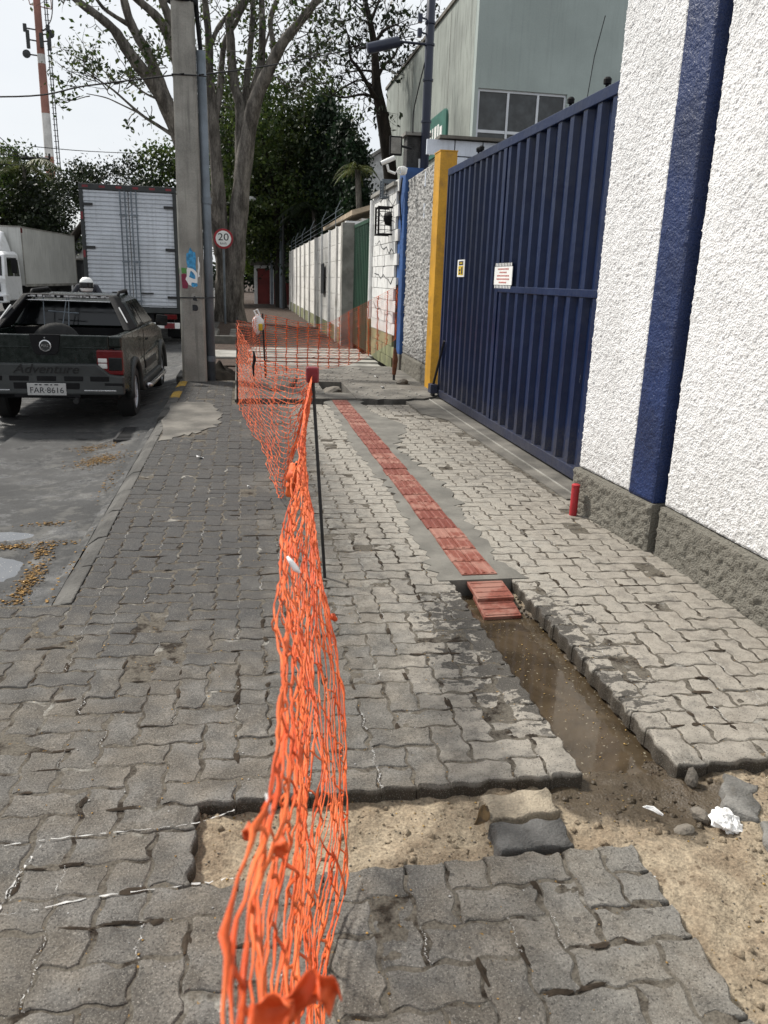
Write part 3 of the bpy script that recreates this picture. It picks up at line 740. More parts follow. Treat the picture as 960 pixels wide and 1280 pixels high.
for cx, cy, rx_, ry_, n in ((-1.28, 3.68, .26, .22, 1100), (-1.16, 4.2, .05, .36, 560), (-1.5, 4.86, .34, .05, 560), (-1.3, 5.3, .12, .05, 120), (-1.20, 4.72, .06, .14, 160), (-1.30, 7.3, .19, .24, 950), (-1.46, 8.05, .22, .22, 420), (-1.08, 6.4, .06, .5, 90), (-1.03, 10.9, .06, .7, 260), (-.95, 4.2, .06, .9, 60)):
    g = nr.normal(0, .55, (n, 2)); pts += [(cx+a*rx_, cy+b*ry_, (float(road_h(np.float64(cx+a*rx_), np.float64(cy+b*ry_)))+.002 if cx+a*rx_ < -.96 else -.03)+abs(nr.normal(0, .004))) for a, b in g]
scatter('fallen_leaves', LITTER, pts, (.003, .014), .07, 'yellow fallen leaf litter along the gutter')
x = nr.uniform(-.8, .9, 900); y = .9+7*nr.rand(900)**1.4
pts = [(GX+U*round((a-GX)/U)+nr.normal(0, .006), b, .002) if nr.rand() < .5 else (a, GY+U*round((b-GY)/U)+nr.normal(0, .006), .002) for a, b in zip(x, y)]
pts = [p for p in pts if OCC.get((int(math.floor((p[0]-GX)/U)), int(math.floor((p[1]-GY)/U))))]
scatter('joint_litter', plain('petal_bits', (.33, .19, .05), .9, isl=.6), pts, (.001, .0042), .4, 'yellow petal crumbs caught in the paving joints')
x = nr.uniform(-.8, 2.2, 700); y = .9+8*nr.rand(700)**1.5
pts = [(a, b, .002) for a, b in zip(x, y) if OCC.get((int(math.floor((a-GX)/U)), int(math.floor((b-GY)/U))))]
scatter('pale_chips', LIME, pts, (.0008, .0045), .4, 'tiny white chips scattered over the paving')
def scrap(px, py_, lab, s=.03, z=.006, rz=.4, mat=PAPER, name='paper_scrap'):
    m = MB(); m.grid(6, 4, lambda u, v: ((u-.5)*s*2, (v-.5)*s*(.7+.5*u), .012*math.sin(u*4+v*2)))
    o = m.build(name, mat, smooth=True); so = o.modifiers.new('thick', 'SOLIDIFY'); so.thickness = .001
    o.location = (px, py_, z); o.rotation_euler = (.1, .15, rz); return tag(o, lab, 'litter')
scrap(-.38, 6.72, 'white paper scrap alone on the dark paving left of the orange net', .035, .012)
scrap(.02, 5.72, 'small white chip on paving close to the orange net', .016, .008)
scrap(1.0, 12.5, 'white flattened scrap on the concrete beyond the red capped rod', .05, .045, .1)
scrap(2.05, 12.3, 'upper of two white lumps by the blue wall foot', .04, .05, .2); scrap(1.93, 11.05, 'lower of two white lumps near the gate rail', .04, .05, .9)
scrap(1.30, 15.2, 'white litter on the slabs under the far net', .06, .06, .9)
scrap(-1.62, 5.66, 'dark red plastic wrapper in the gutter above the puddles', .075, -.16, .5, DKRED, 'plastic_wrapper')
tag(rock(2.30, 11.55, .06, (.085, .06, .05), 7, 'concrete_lump'), 'broken concrete lump at the foot of the grey roughcast wall', 'stone')

x = nr.uniform(1.35, 1.44, 420); y = nr.uniform(2.05, 3.75, 420); z, oc = bed_height(x, y); k = ~oc
scatter('mud_crumbs', SOIL, np.stack([x, y, np.maximum(z, -.090)], 1)[k], (.002, .011), .5, 'dark mud crumbs along the trench bank')
x = nr.normal(1.2, .8, 900); y = nr.uniform(9.75, 13.6, 900)
pts = [(a, b, .037) for a, b in zip(x, y) if -.1 < a < 2.5 and not (1.05 < a < 1.43 and b < 11.8) and b > 10.15]
scatter('rubble_crumbs', CONC2, pts, (.004, .03), .5, 'broken crumbs over the rough concrete')
# drain grate
dg = thing('drain_grate', 'dark iron drain grate in the gutter behind the pickup', 'drain grate', (-1.17, 8.5, -.118))
fr = MB(); w_, l_ = .13, .34
for s_ in (-1, 1):
    fr.box(s_*w_-.012, s_*w_+.012, -l_, l_, -.03, .0); fr.box(-w_+.012, w_-.012, s_*l_-.012, s_*l_+.012, -.03, .0)
fr.build('frame', DARKSTEEL, dg)
MB().box(-w_, w_, -l_, l_, -.06, -.045).build('shaft', BLACKP, dg)
bm_ = MB().box(-w_+.012, w_-.012, -.012, .012, -.03, -.001).mesh('bar', DARKSTEEL)
for k in range(9):
    o = bpy.data.objects.new('bar', bm_); COL.objects.link(o); o.parent = dg; o.location = (0, -.28+.07*k, 0)

# concrete beyond the paving: raised slab with the broken edge, inspection pit, cross slabs, earth path
rk = random.Random(9)
edge = [(-.12+i*.1, 9.93+rk.gauss(0, .035)+.03*i*.1*2) for i in range(25)]
pitq = (1.06, 1.42, 10.62, 11.75)
def cslab(name, outline, z0=-.2, z1=.035): o = slab(name, outline, z0, z1, CONC); structure(o); return o
cslab('concrete_walk', [(a, b) for a, b in edge if a < 1.06]+[(1.06, 10.05), (1.06, 11.8), (1.06, 14.0), (-.14, 14.0)])
cslab('concrete_walk', [(1.42, 10.09)]+[(a, b) for a, b in edge if a > 1.42]+[(2.32, 10.1), (2.60, 10.4), (2.66, 14.0), (1.42, 14.0)])
cslab('concrete_walk', [(1.062, 11.75), (1.418, 11.72), (1.418, 13.99), (1.062, 13.99)])
cslab('concrete_walk', [(1.062, 10.08), (1.418, 10.10), (1.418, 10.58), (1.25, 10.64), (1.062, 10.60)], -.2, .028)
o = MB().box(-.9, 2.7, 9.6, 14.1, -.16, -.10).build('excavated_soil', SOIL); structure(o)
o = MB().box(-.95, -.14, 12.05, 14.0, -.2, -.012).build('earth_verge', DIRT); structure(o)
slabs = thing('crossing_slabs', 'row of pale concrete planks laid across the walkway', 'paving slabs')
y = 14.02
for k in range(6):
    MB().box(.1+rk.gauss(0, .06), 2.45+rk.gauss(0, .05), y, y+.42, -.05, .045+rk.gauss(0, .006)).build('plank', CONC2, slabs, bevel=.012)
    y += .60
o = MB().grid(12, 40, lambda u, v: (-.75+3.1*u, 14.01+40*v, .012+.05*float(fbm(u*5, v*30, 2))-.02)).build('earth_path', DIRT, smooth=True); structure(o)
o = MB().box(-1.0, -.75, 12.2, 60, -.2, .03).build('far_kerb', KERB); structure(o)
# near-black soil mound by the pole, standing in for a dark hollow
m = MB(); m.grid(26, 26, lambda u, v: (-.68+.60*u, 11.95+1.5*v, -.03+.20*math.sin(PI*u)*math.sin(PI*v)*(.4+1.1*float(fbm(u*6, v*6, 4)))))
o = m.build('hollow_mound', HOLLOWDARK, smooth=True); tag(o, 'near-black soil mound standing in for a dark hollow right of the concrete pole', 'dark mound')
pl = MB(); pl.box(-.78, -.14, 18.4, 18.65, 0, .20); pl.box(-.78, -.60, 18.65, 21, 0, .20); pl.box(-.32, -.14, 18.65, 21, 0, .20)
o = pl.build('tree_planter', CONC, bevel=.02); tag(o, 'low concrete planter edge in front of the big grey tree', 'planter')
m = MB(); m.box(-.60, -.12, 15.2, 16.6, .0, .05); o = m.build('concrete_slab', CONC2, bevel=.02); tag(o, 'pale loose slab lying between pole and tree', 'slab')
for k, (x_, y_, lab) in enumerate(((.45, 10.75, 'broken concrete piece left of the inspection pit'), (.62, 11.2, 'broken concrete lump behind the red capped rod'), (1.22, 11.3, 'rubble lump inside the inspection pit'))):
    tag(rock(x_, y_, .03 if k < 2 else -.06, (.17, .13, .06), 40+k, 'rubble'), lab, 'rubble')
# threshold in front of the gate, with the rail groove
o = MB().prism([(2.31, 5.25), (2.60, 5.25), (2.80, 5.25), (2.80, 11.0), (2.06, 11.0), (2.06, 9.05), (2.27, 8.6)], lambda u, v, w: (u, v, w), -.1, .010).build('gate_threshold', CONC); structure(o)
rl = MB(); rl.box(2.402, 2.416, 5.3, 10.3, .010, .017); o = rl.build('gate_rail', CONC2); tag(o, 'thin metal guide rail set in the concrete before the gate', 'rail')
yard = MB().box(2.80, 14, 4, 40, -.2, .0).build('yard', CONC); structure(yard)

# ------------------------------------------------------------------ walls on the right
def roughcast_sheet(name, p0, p1, z0, z1, th, mat, parent, amp=.008, res=.013, seed=0, fq=58):
    "a slab with a rough front; front faces left of p0->p1 turned (towards the street)"
    p0 = Vector((*p0, 0)); p1 = Vector((*p1, 0)); d = (p1-p0); Ln = d.length; d.normalize(); nrm = Vector((-d.y, d.x, 0))
    if nrm.x > 0: nrm = -nrm
    nx = max(2, int(Ln/res)); nz = max(2, int((z1-z0)/res))
    u = np.linspace(0, Ln, nx); v = np.linspace(z0, z1, nz); Uu, Vv = np.meshgrid(u, v)
    h = amp*(3.0*np.clip(fbm(Uu*fq, Vv*fq, seed, 2)-.42, 0, 1)+.7*fbm(Uu*19, Vv*19, seed+3, 2)-.5)
    edge = np.minimum(np.minimum(Uu, Ln-Uu), np.minimum(Vv-z0, z1-Vv)); h = np.where(edge < .001, -.008, h)
    P = np.stack([p0.x+d.x*Uu+nrm.x*h, p0.y+d.y*Uu+nrm.y*h, Vv], 2).reshape(-1, 3)
    q = (np.arange(nz-1)[:, None]*nx+np.arange(nx-1)[None]).ravel(); F = np.stack([q, q+nx, q+nx+1, q+1], 1)
    o = link(name, fast_mesh(name, P, F, mat, True), parent)
    a, b = p0-nrm*.006, p1-nrm*.006; c, e = p1-nrm*th, p0-nrm*th
    MB().prism([(a.x, a.y), (b.x, b.y), (c.x, c.y), (e.x, e.y)], lambda x, y, z: (x, y, z), z0, z1).build('core', mat, o)
    return o
wl = thing('roughcast_wall', 'tall white roughcast wall with grey plinth right of the navy gate', 'wall')
roughcast_sheet('near_panel', (2.392, 4.06), (2.440, -2.2), .30, 4.2, .22, WHITEWALL, wl, .0062, .0095, 1, 78)
roughcast_sheet('gate_side_panel', (2.295, 5.06), (2.335, 4.385), .30, 4.2, .20, WHITEWALL, wl, .0062, .0095, 2, 78)
roughcast_sheet('plinth', (2.362, 4.055), (2.415, -2.2), -.1, .292, .22, PLINTH, wl, .013, .014, 3)
roughcast_sheet('plinth', (2.257, 5.065), (2.335, 4.10), -.1, .292, .24, PLINTH, wl, .013, .012, 4)
roughcast_sheet('pilaster', (2.325, 4.38), (2.345, 4.115), .296, 4.2, .22, BLUEWALL, wl, .004, .012, 5)
bd = thing('bollard', 'short dark red pipe standing at the end of the navy gate', 'bollard', (2.205, 4.88, 0))
MB().lathe([(.026, -.05), (.0265, .0), (.0265, .195), (.025, .20)], Matrix.Identity(4), 18).build('pipe', RED, bd, smooth=True, sharp=40)
MB().lathe([(.0285, .2), (.0285, .214), (.02, .219)], Matrix.Identity(4), 18).build('cap', RED, bd, smooth=True, sharp=40)

# ------------------------------------------------------------------ navy sliding gate
gt = thing('sliding_gate', 'tall navy blue corrugated metal sliding gate', 'gate', (2.61, 0, 0))
def sheet_rib(y0, y1, z0, z1, pitch, name):
    prof = []; y = y0; n = max(1, round((y1-y0)/pitch)); p = (y1-y0)/n
    for k in range(n):
        b = y0+k*p; prof += [(b, 0), (b+p*.42, 0), (b+p*.54, -.045), (b+p*.84, -.045), (b+p*.96, 0)]
    prof.append((y1, 0))
    m = MB(); n = len(prof)
    m.add([(x, y, z) for z in (z0, z1) for y, x in prof]+[(x+.003, y, z) for z in (z0, z1) for y, x in prof],
          [(k, k+1, n+k+1, n+k) for k in range(n-1)]+[(2*n+k+1, 2*n+k, 3*n+k, 3*n+k+1) for k in range(n-1)]+[(k, n+k, 3*n+k, 2*n+k) for k in (0, n-1)])
    return m.build(name, GATE, gt)
sheet_rib(4.75, 8.03, 1.485, 2.78, .245, 'upper_sheet'); sheet_rib(4.75, 8.03, .125, 1.425, .245, 'lower_sheet'); sheet_rib(8.13, 10.33, .125, 2.78, .222, 'far_sheet')
MB().box(-.055, .045, 4.7, 10.35, .03, .125).build('bottom_rail', GATE, gt, bevel=.006)
MB().box(-.055, .045, 4.7, 10.37, 2.78, 2.865).build('top_rail', GATE, gt, bevel=.006)
MB().box(-.052, .03, 4.75, 8.03, 1.425, 1.485).build('mid_rail', GATE, gt, bevel=.005)
for a, b in ((8.03, 8.13), (10.33, 10.37), (4.7, 4.75)): MB().box(-.052, .04, a, b, .125, 2.78).build('stile', GATE, gt, bevel=.005)
for y_ in (5.95, 6.62, 9.1, 9.22): MB().lathe([(.012, 0), (.012, .04), (.028, .045), (.03, .075), (.018, .09)], Matrix.Translation((0, y_, 2.863)), 10).build('stud', BLACKP, gt)
wh = MB().box(-.16, -.06, 10.30, 10.46, .07, .19).build('wheel_bracket', GATE, gt, bevel=.008)
MB().lathe([(.02, -.02), (.055, -.018), (.06, 0), (.055, .018), (.02, .02)], Matrix.Translation((-.115, 10.36, .07)) @ Matrix.Rotation(PI/2, 4, 'Y'), 16).build('wheel', DARKSTEEL, wh)
MB().tube([(-.11, 10.37, .18), (-.07, 10.05, .78)], .017, 8).build('brace', DARKSTEEL, gt)
MB().tube([(.0, 6.3, 2.86), (.02, 6.28, 3.16), (.05, 6.22, 3.42)], .0035, 5).build('whip_wire', DARKSTEEL, gt)
sg = thing('notice_plate', 'white notice with faded red lines on the navy gate', 'sign', (2.563, 7.88, 1.585))
MB().box(-.006, 0, -.28, .28, -.088, .088).build('plate', WHITEP, sg)
for s_ in (-1, 1):
    MB().box(-.004, .0, -.27, .27, s_*.107-.017, s_*.107+.017).build('bar_panel', INK, sg)
    m = MB()
    for k in range(11): m.box(-.006, -.004, -.25+.048*k, -.228+.048*k, s_*.107-.014, s_*.107+.014)
    stuff(m.build('stripes', WHITEP, sg))
m = MB(); rr = random.Random(2)
for k, hw in enumerate((.17, .11, .19, .20, .12)):
    y = -hw
    while y < hw:
        l_ = rr.uniform(.018, .04); m.box(-.0075, -.006, y, min(y+l_, hw), .064-.032*k-.007, .064-.032*k+.007); y += l_+.011
stuff(m.build('print', SIGNRED, sg))
sg = thing('warning_plate', 'small white and yellow warning plate on the navy gate', 'sign', (2.563, 9.5, 1.67))
sg.scale = (1, .92, .78)
MB().box(-.006, 0, -.17, .17, -.125, .125).build('plate', WHITEP, sg)
MB().box(-.0075, -.006, -.12, .12, -.10, .035).build('yellow_field', SIGNYEL, sg)
MB().box(-.0075, -.006, -.11, .11, .045, .105).build('black_field', INK, sg)
m = MB(); m.box(-.009, -.0075, -.07, .07, .065, .085); m.build('print', SIGNYEL, sg)
m = MB(); m.box(-.009, -.0075, -.09, -.03, -.08, .015); m.box(-.009, -.0075, .01, .08, -.085, -.06); m.box(-.009, -.0075, .01, .08, -.045, -.01); stuff(m.build('print', INK, sg))

yp = thing('gate_post', 'tall yellow steel post at the far end of the gate', 'post', (2.71, 11.15, 0))
MB().box(-.115, .115, -.17, .17, 0, 3.16).build('shaft', YELLOW, yp, bevel=.006)
MB().box(-.12, .12, -.175, .175, 3.16, 3.175).build('cap', YELLOW, yp)
for z_ in (.45, 1.05, 1.5, 1.9, 2.75): MB().box(.117, .15, -.16, .02, z_, z_+.09+.1*(z_ > 1.4)*(z_ < 2)).build('gate_guide', DARKSTEEL, yp)

fw = thing('roughcast_wall', 'narrow grey white roughcast wall between blue pilaster and yellow post', 'wall')
roughcast_sheet('panel', (2.68, 13.44), (2.63, 11.34), .33, 3.08, .2, GREYCAST, fw, .022, .0135, 6, 42)
roughcast_sheet('plinth', (2.66, 13.44), (2.61, 11.34), -.1, .325, .22, PLINTH, fw, .014, .022, 7)
bp_ = thing('blue_pilaster', 'mid blue painted pilaster beside the cracked white wall', 'pilaster')
roughcast_sheet('shaft', (2.60, 13.86), (2.615, 13.45), .30, 3.26, .3, BLUEWALL2, bp_, .005, .02, 8)
roughcast_sheet('foot', (2.60, 13.86), (2.615, 13.45), -.1, .296, .3, CONC, bp_, .005, .02, 8)

# cracked white block wall with mossy foot: separate blocks
cw = thing('cracked_wall', 'white block wall with cracks and mossy green foot', 'wall')
MB().box(2.60, 2.78, 13.9, 16.28, 0, 3.02).build('core', CONC, cw)
rw = random.Random(4)
bl = MB().box(0, .05, -.192, .192, -.093, .093)
for nm, mt in (('block', WHITEBLOCK), ('block_mossy', MOSSY)): pass
bw, bg = bl.mesh('block', WHITEBLOCK), bl.mesh('block', MOSSY)
for r_ in range(16):
    z_ = .10+.195*r_; y = 13.90+.195-(.195 if r_ % 2 else 0)
    while y < 16.3:
        o = bpy.data.objects.new('block', bg if r_ < 3 else bw); COL.objects.link(o); o.parent = cw
        o.location = (2.565+rw.gauss(0, .003), y, z_); o.rotation_euler = (rw.gauss(0, .004), 0, rw.gauss(0, .006)); y += .395
m = MB()
for zz, seed in ((.85, 1), (1.45, 2), (1.95, 3), (2.45, 4), (2.8, 6)):
    r_ = random.Random(seed); P = [(2.5625, 13.95+k*.26, zz+r_.gauss(0, .05)+.03*k) for k in range(9)]
    m.tube(P, .006, 4)
m.build('crack', INK, cw)
MB().tube([(2.55, 16.36, 0), (2.55, 16.36, 3.0)], .055, 12).build('downpipe', WHITEP, cw)
MB().tube([(2.55, 16.36, .0), (2.55, 16.36, .75)], .058, 12).build('mossy_pipe_foot', MOSSY, cw)
MB().box(2.5, 2.85, 13.86, 16.35, 3.03, 3.09).build('coping', CONC2, cw)

# green gate, pillar, panel wall
gg = thing('green_gate', 'dark green corrugated metal gate beside the grey pillar', 'gate', (2.52, 0, 0))
for k in range(9):
    y = 16.5+k*.235
    MB().prism([(0, 0), (.13, 0), (.15, -.03), (.215, -.03), (.234, 0), (.234, .02), (0, .02)], lambda u, v, w: (v, y+u, w), .08, 2.60).build('panel', GREENGATE, gg)
MB().box(-.04, .03, 16.45, 18.62, 2.60, 2.67).build('top_rail', GREENGATE, gg)
pw = thing('panel_wall', 'long white precast panel wall with mossy foot receding along the path', 'wall')
MB().box(2.22, 2.50, 18.55, 18.85, -.05, 2.72).build('end_pillar', CONC2, pw, bevel=.01)
posts = [19.8, 21.47, 23.55, 25.65, 27.98, 30.16, 32.48, 34.66, 37.44, 39.61]
prev = 18.85
for k, y in enumerate(posts):
    MB().box(2.21, 2.33, y-.06, y+.06, -.05, 2.70).build('post', CREAM if k not in (1, 2) else WHITEBLOCK, pw)
    for r_ in range(7):
        MB().box(2.262, 2.31, prev+.0, y-.06, .0+.385*r_+.004, .385*(r_+1)-.006).build('panel', (MOSSY if r_ == 0 else CREAM), pw)
    prev = y+.06
m = MB()
for y in (20.5, 24, 28, 32, 36, 39): m.tube([(2.28, y, 2.69), (2.28, y, 3.1), (2.40, y, 3.35)], .012, 4)
for dz in (.12, .25, .38): m.tube([(2.28, 19, 2.69+dz), (2.28, 39.6, 2.69+dz)], .006, 4)
m.build('fence_wire', GREYSTEEL, pw)
MB().box(2.195, 2.215, 22.55, 23.35, 1.1, 1.9).build('meter_box', INK, pw)

# block wall behind the gate, with the sooty pier
bw_ = thing('block_wall', 'pale blue white block wall rising behind the gate', 'wall')
MB().box(2.80, 4.9, 12.05, 12.2, 0, 3.47).build('core', CONC, bw_)
blk = MB().box(-.200, .200, 0, .05, -.099, .099).mesh('block', PALEBLUEBLOCK)
for r_ in range(6):
    z_ = 3.36-.215*r_; x_ = 2.62+.21-(.21 if r_ % 2 else 0)
    while x_ < 4.9:
        if x_ > 2.75:
            o = bpy.data.objects.new('block', blk); COL.objects.link(o); o.parent = bw_; o.location = (x_, 11.998+rw.gauss(0, .002), z_)
        x_ += .418
MB().box(2.80, 4.95, 11.93, 12.25, 3.475, 3.515).build('coping', CONC, bw_)
dp = thing('sooty_pier', 'dark sooty roughcast pier beside the pale block wall', 'pier')
MB().box(2.66, 3.02, 13.65, 13.95, 3.0, 3.76).build('block', DARKCAST, dp, bevel=.02)
MB().box(2.74, 3.0, 13.70, 13.9, 0, 3.0).build('shaft', DARKCAST, dp)
MB().box(2.62, 3.06, 13.6, 14.0, 3.762, 3.81).build('cap', CONC2, dp)
MB().box(2.86, 2.92, 13.62, 13.65, 3.28, 3.42).build('junction_box', WHITEP, dp)

# ------------------------------------------------------------------ fixtures on the wall
def cage(name, lab, c, w, h, d, mat, lamp):
    t = thing(name, lab, 'lamp cage', c)
    m = MB(); r = .008
    xs_, ys_, zs_ = (-w/2, w/2), (-d/2, d/2), (-h/2, h/2)
    for y in ys_:
        for z in zs_: m.box(-w/2-.016, w/2+.016, y-.014, y+.014, z-.016, z+.016)
        for x in xs_: m.box(x-.016, x+.016, y-.0135, y+.0135, -h/2+.016, h/2-.016)
    for x in xs_:
        for z in zs_: m.tube([(x, -d/2, z), (x, d/2, z)], r*1.7, 6)
    m.build('frame', mat, t)
    m = MB()
    for k in range(1, 6):
        z = -h/2+h*k/6
        m.tube([(-w/2, -d/2, z), (w/2, -d/2, z)], .007, 4); m.tube([(-w/2, -d/2, z), (-w/2, d/2, z)], .007, 4)
    for k in range(1, 4):
        x = -w/2+w*k/4; m.tube([(x, -d/2, -h/2), (x, -d/2, h/2)], .007, 4)
    m.build('grille', mat, t)
    if lamp:
        MB().lathe([(.02, -.1), (.06, -.08), (.09, -.01), (.085, .05), (.04, .08)], Matrix.Translation((.0, 0, .05)) @ Matrix.Scale(1.25, 4) @ Matrix.Rotation(.5, 4, 'X'), 14).build('lamp', BLACKP, t, smooth=True)
        MB().tube([(.02, .05, .06), (.06, .0, -.10), (.13, 0, -.14), (.17, 0, -.08)], .02, 8).build('bracket', BLACKP, t)
    else:
        MB().box(-.08, .08, -.05, .05, -.06, .06).build('lamp', WHITEP, t, bevel=.02)
    return t
cage('lamp_cage', 'black wire cage round a wall lamp on the cracked white wall', at(487, 277, 14.4), .44, .44, .32, BLACKP, True)
cage('lamp_cage', 'small pale wire cage above the black lamp cage', at(487, 237, 14.8), .28, .28, .22, GREYSTEEL, False)
t = thing('floodlight', 'square black framed floodlight beside the sooty pier', 'floodlight', at(495, 182, 13.2))
MB().box(-.10, .10, 0, .05, -.14, .14).build('housing', BLACKP, t, bevel=.01); MB().box(-.078, .078, -.006, 0, -.115, .115).build('lens', CONC2, t)
MB().tube([(.1, .03, .0), (.26, .06, -.02)], .018, 6).build('arm', BLACKP, t)
t = thing('security_camera', 'white bullet security camera above the blue pilaster', 'camera', at(484, 201, 13.0), .0)
Mx = Matrix.Scale(.8, 4) @ Matrix.Rotation(1.15, 4, 'Y') @ Matrix.Rotation(.25, 4, 'X')
MB().lathe([(.024, -.13), (.042, -.12), (.044, .0), (.044, .14), (.036, .16)], Mx, 14).build('body', WHITEP, t, smooth=True, sharp=50)
MB().lathe([(.02, -.145), (.038, -.14), (.039, -.12)], Mx, 14).build('lens_face', BLACKP, t)
MB().tube([(.0, 0, -.05), (.03, .02, -.14), (.14, .04, -.17)], .02, 8).build('bracket', WHITEP, t)
t = thing('security_camera', 'white domed camera on a curved arm below the bullet camera', 'camera', at(503, 213, 13.3))
MB().tube([(.08, 0, .02), (.02, 0, .05), (-.05, 0, .035), (-.09, 0, -.02), (-.04, 0, -.06), (.05, .0, -.05)], .018, 8).build('arm', WHITEP, t, smooth=True)
MB().lathe([(.01, -.07), (.045, -.05), (.055, 0), (.055, .03), (.02, .035)], Matrix.Translation((.02, -.02, .0)), 14).build('dome', WHITEP, t, smooth=True, sharp=50)
cb = MB(); cb.tube(cr([at(503, 222, 13.4), at(500, 250, 13.6), at(502, 290, 13.6), at(499, 330, 13.7)], 6), .012, 5)
o = cb.build('loose_cable', BLACKP); tag(o, 'black cable hanging down beside the lamp cages', 'cable')

# navy mast and the lamp drum
t = thing('lamp_mast', 'tall navy steel mast standing behind the gate post', 'mast', (2.95, 13.6, 0))
MB().tube([(0, 0, 0), (0, 0, 4.4), (0, 0, 7.6)], [.072, .07, .066], 16).build('shaft', NAVYLAMP, t, smooth=True)
m = MB()
for z in (3.95, 4.55, 5.05, 5.35): m.lathe([(.07, 0), (.085, .0), (.085, .03), (.07, .03)], Matrix.Translation((0, 0, z)), 14)
m.build('band', NAVYLAMP, t)
m = MB()
for z in (5.20, 5.40): m.tube([(0, 0, z), (-.16, -.04, z+.02)], .014, 6); m.box(-.20, -.14, -.07, .01, z-.05, z+.07)
m.build('bracket', NAVYLAMP, t)
pa, pb = at(459, 61, 13.5)-Vector((2.95, 13.6, 0)), at(499, 52, 13.5)-Vector((2.95, 13.6, 0))
MB().tube([pa, pa+(pb-pa)*.02, pb-(pb-pa)*.02, pb], [.06, .078, .078, .07], 18).build('lamp_drum', NAVYLAMP, t, smooth=True, sharp=50)
MB().tube([pb, (-.05, 0, pb.z+.02)], .02, 8).build('arm', NAVYLAMP, t)
cb = MB().tube(cr([at(533, 70, 13.6), at(522, 115, 13.6), at(517, 140, 13.6), at(516, 166, 13.4)], 6), .010, 5).build('drop_cable', BLACKP); tag(cb, 'thin dark cable drooping left of the navy mast', 'cable')

# ------------------------------------------------------------------ sage building
bg_ = thing('sage_building', 'large sage green rendered building behind the gate', 'building', (6.02, 22, 0))
m = MB(); W_, H_ = 12, 9.05
win = (.10, 2.54, 4.72, 6.38)
x0, x1, z0, z1 = win
def wallq(a, b, c, d): m.box(a, b, 0, .25, c, d)
wallq(0, x0, 0, H_); wallq(x1, W_, 0, H_); wallq(x0, x1, 0, z0); wallq(x0, x1, z1, H_)
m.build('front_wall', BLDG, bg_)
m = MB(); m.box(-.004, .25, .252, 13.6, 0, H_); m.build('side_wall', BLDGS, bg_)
m = MB()
for k in range(1, 5): m.box(-.010, -.004, .25+13.4*k/5-.006, .25+13.4*k/5+.006, 0, H_)
m.build('panel_joint', CONC, bg_)
MB().box(-.06, W_, -.06, 13.7, H_, H_+.10).build('parapet_cap', CONC, bg_)
MB().box(.26, W_, .26, 13.6, 8.6, 8.7).build('roof', CONC, bg_)
wf = MB()
wf.box(x0-.0, x1, .06, .14, z1-.06, z1); wf.box(x0, x1, .06, .14, z0, z0+.06)
for xv in (x0, x0+.81, x0+1.63, x1-.06): wf.box(xv-.0, xv+.06, .055, .145, z0+.06, z1-.06)
for k in range(3): wf.box(x0+.06+.81*k, x0+.81*(k+1), .065, .135, z0+.62, z0+.69)
wf_ = wf.build('window', ALU, bg_)
for k in range(3):
    for za, zb in ((z0+.06, z0+.62), (z0+.69, z1-.06)): MB().box(x0+.06+.81*k+.02, x0+.81*(k+1)+.02, .095, .105, za, zb).build('pane', WGLASS, wf_)
MB().box(x0-.03, x1+.05, -.05, .06, z0-.05, z0).build('sill', CONC2, bg_)
MB().box(x0+.0, x1, .6, .62, z0-.2, z1+.1).build('room_back', INK, bg_)
sgn = MB()
def rrect(a, b, c, d, r, n=4):
    P = []
    for cx, cy, s0 in ((b-r, c+r, -PI/2), (b-r, d-r, 0), (a+r, d-r, PI/2), (a+r, c+r, PI)):
        P += [(cx+r*math.cos(s0+PI/2*k/n), cy+r*math.sin(s0+PI/2*k/n)) for k in range(n+1)]
    return P
sgn.prism(rrect(2.7, 6.2, 5.25, 6.42, .25), lambda u, v, w: (w, u, v), -.07, -.005)
sgo = sgn.build('sign_board', TEAL, bg_)
m = MB()
for k, (a, b) in enumerate(((3.15, 3.42), (3.55, 3.72), (3.85, 4.12), (4.28, 4.42), (4.6, 4.74), (4.95, 5.2), (5.4, 5.6))): m.box(-.085, -.07, a, b, 5.38, 6.10 if k else 6.0)
m.build('letter_stroke', WHITEP, sgo)

# buildings beyond the wall
t = thing('shed_roof', 'tan sloping roof behind the dark green gate', 'roof', (3.0, 19.5, 0))
MB().prism([(-.45, 2.95), (2.6, 3.9), (2.6, 3.98), (-.45, 3.06)], lambda u, v, w: (u, w, v), 0, 7).build('roof_sheet', TAN, t)
MB().box(-.2, 2.5, .2, 6.8, 0, 2.9).build('wall', CREAM, t); MB().box(-.62, 2.0, -.3, 0, 2.72, 2.80).build('gutter', WHITEP, t); MB().box(-.5, 2.0, -.35, -.05, 2.45, 2.60).build('beam', ZINC, t)
t = thing('white_hall', 'white gabled hall far behind the bare tree', 'building', (9.0, 48, 0))
MB().prism([(-3.6, 0), (8, 0), (8, 9.5), (3.2, 11.2), (-3.6, 6.9)], lambda u, v, w: (u, w, v), 0, 10).build('wall', ZINC, t)
MB().prism([(-4.2, 6.75), (3.2, 11.45), (3.2, 11.25), (-4.2, 6.55)], lambda u, v, w: (u, w, v), -.4, 10.4).build('roof', CONC2, t)
t = thing('guard_house', 'small guard house with dark red door at the path end', 'building', (1.25, 47, 0))
MB().box(-.60, -.42, 0, .2, 0, 1.95).build('frame_post', WHITEBLOCK, t); MB().box(.28, .50, 0, .2, 0, 1.95).build('frame_post', WHITEBLOCK, t); MB().box(-.60, .50, -.002, .2, 1.95, 2.12).build('lintel', WHITEBLOCK, t)
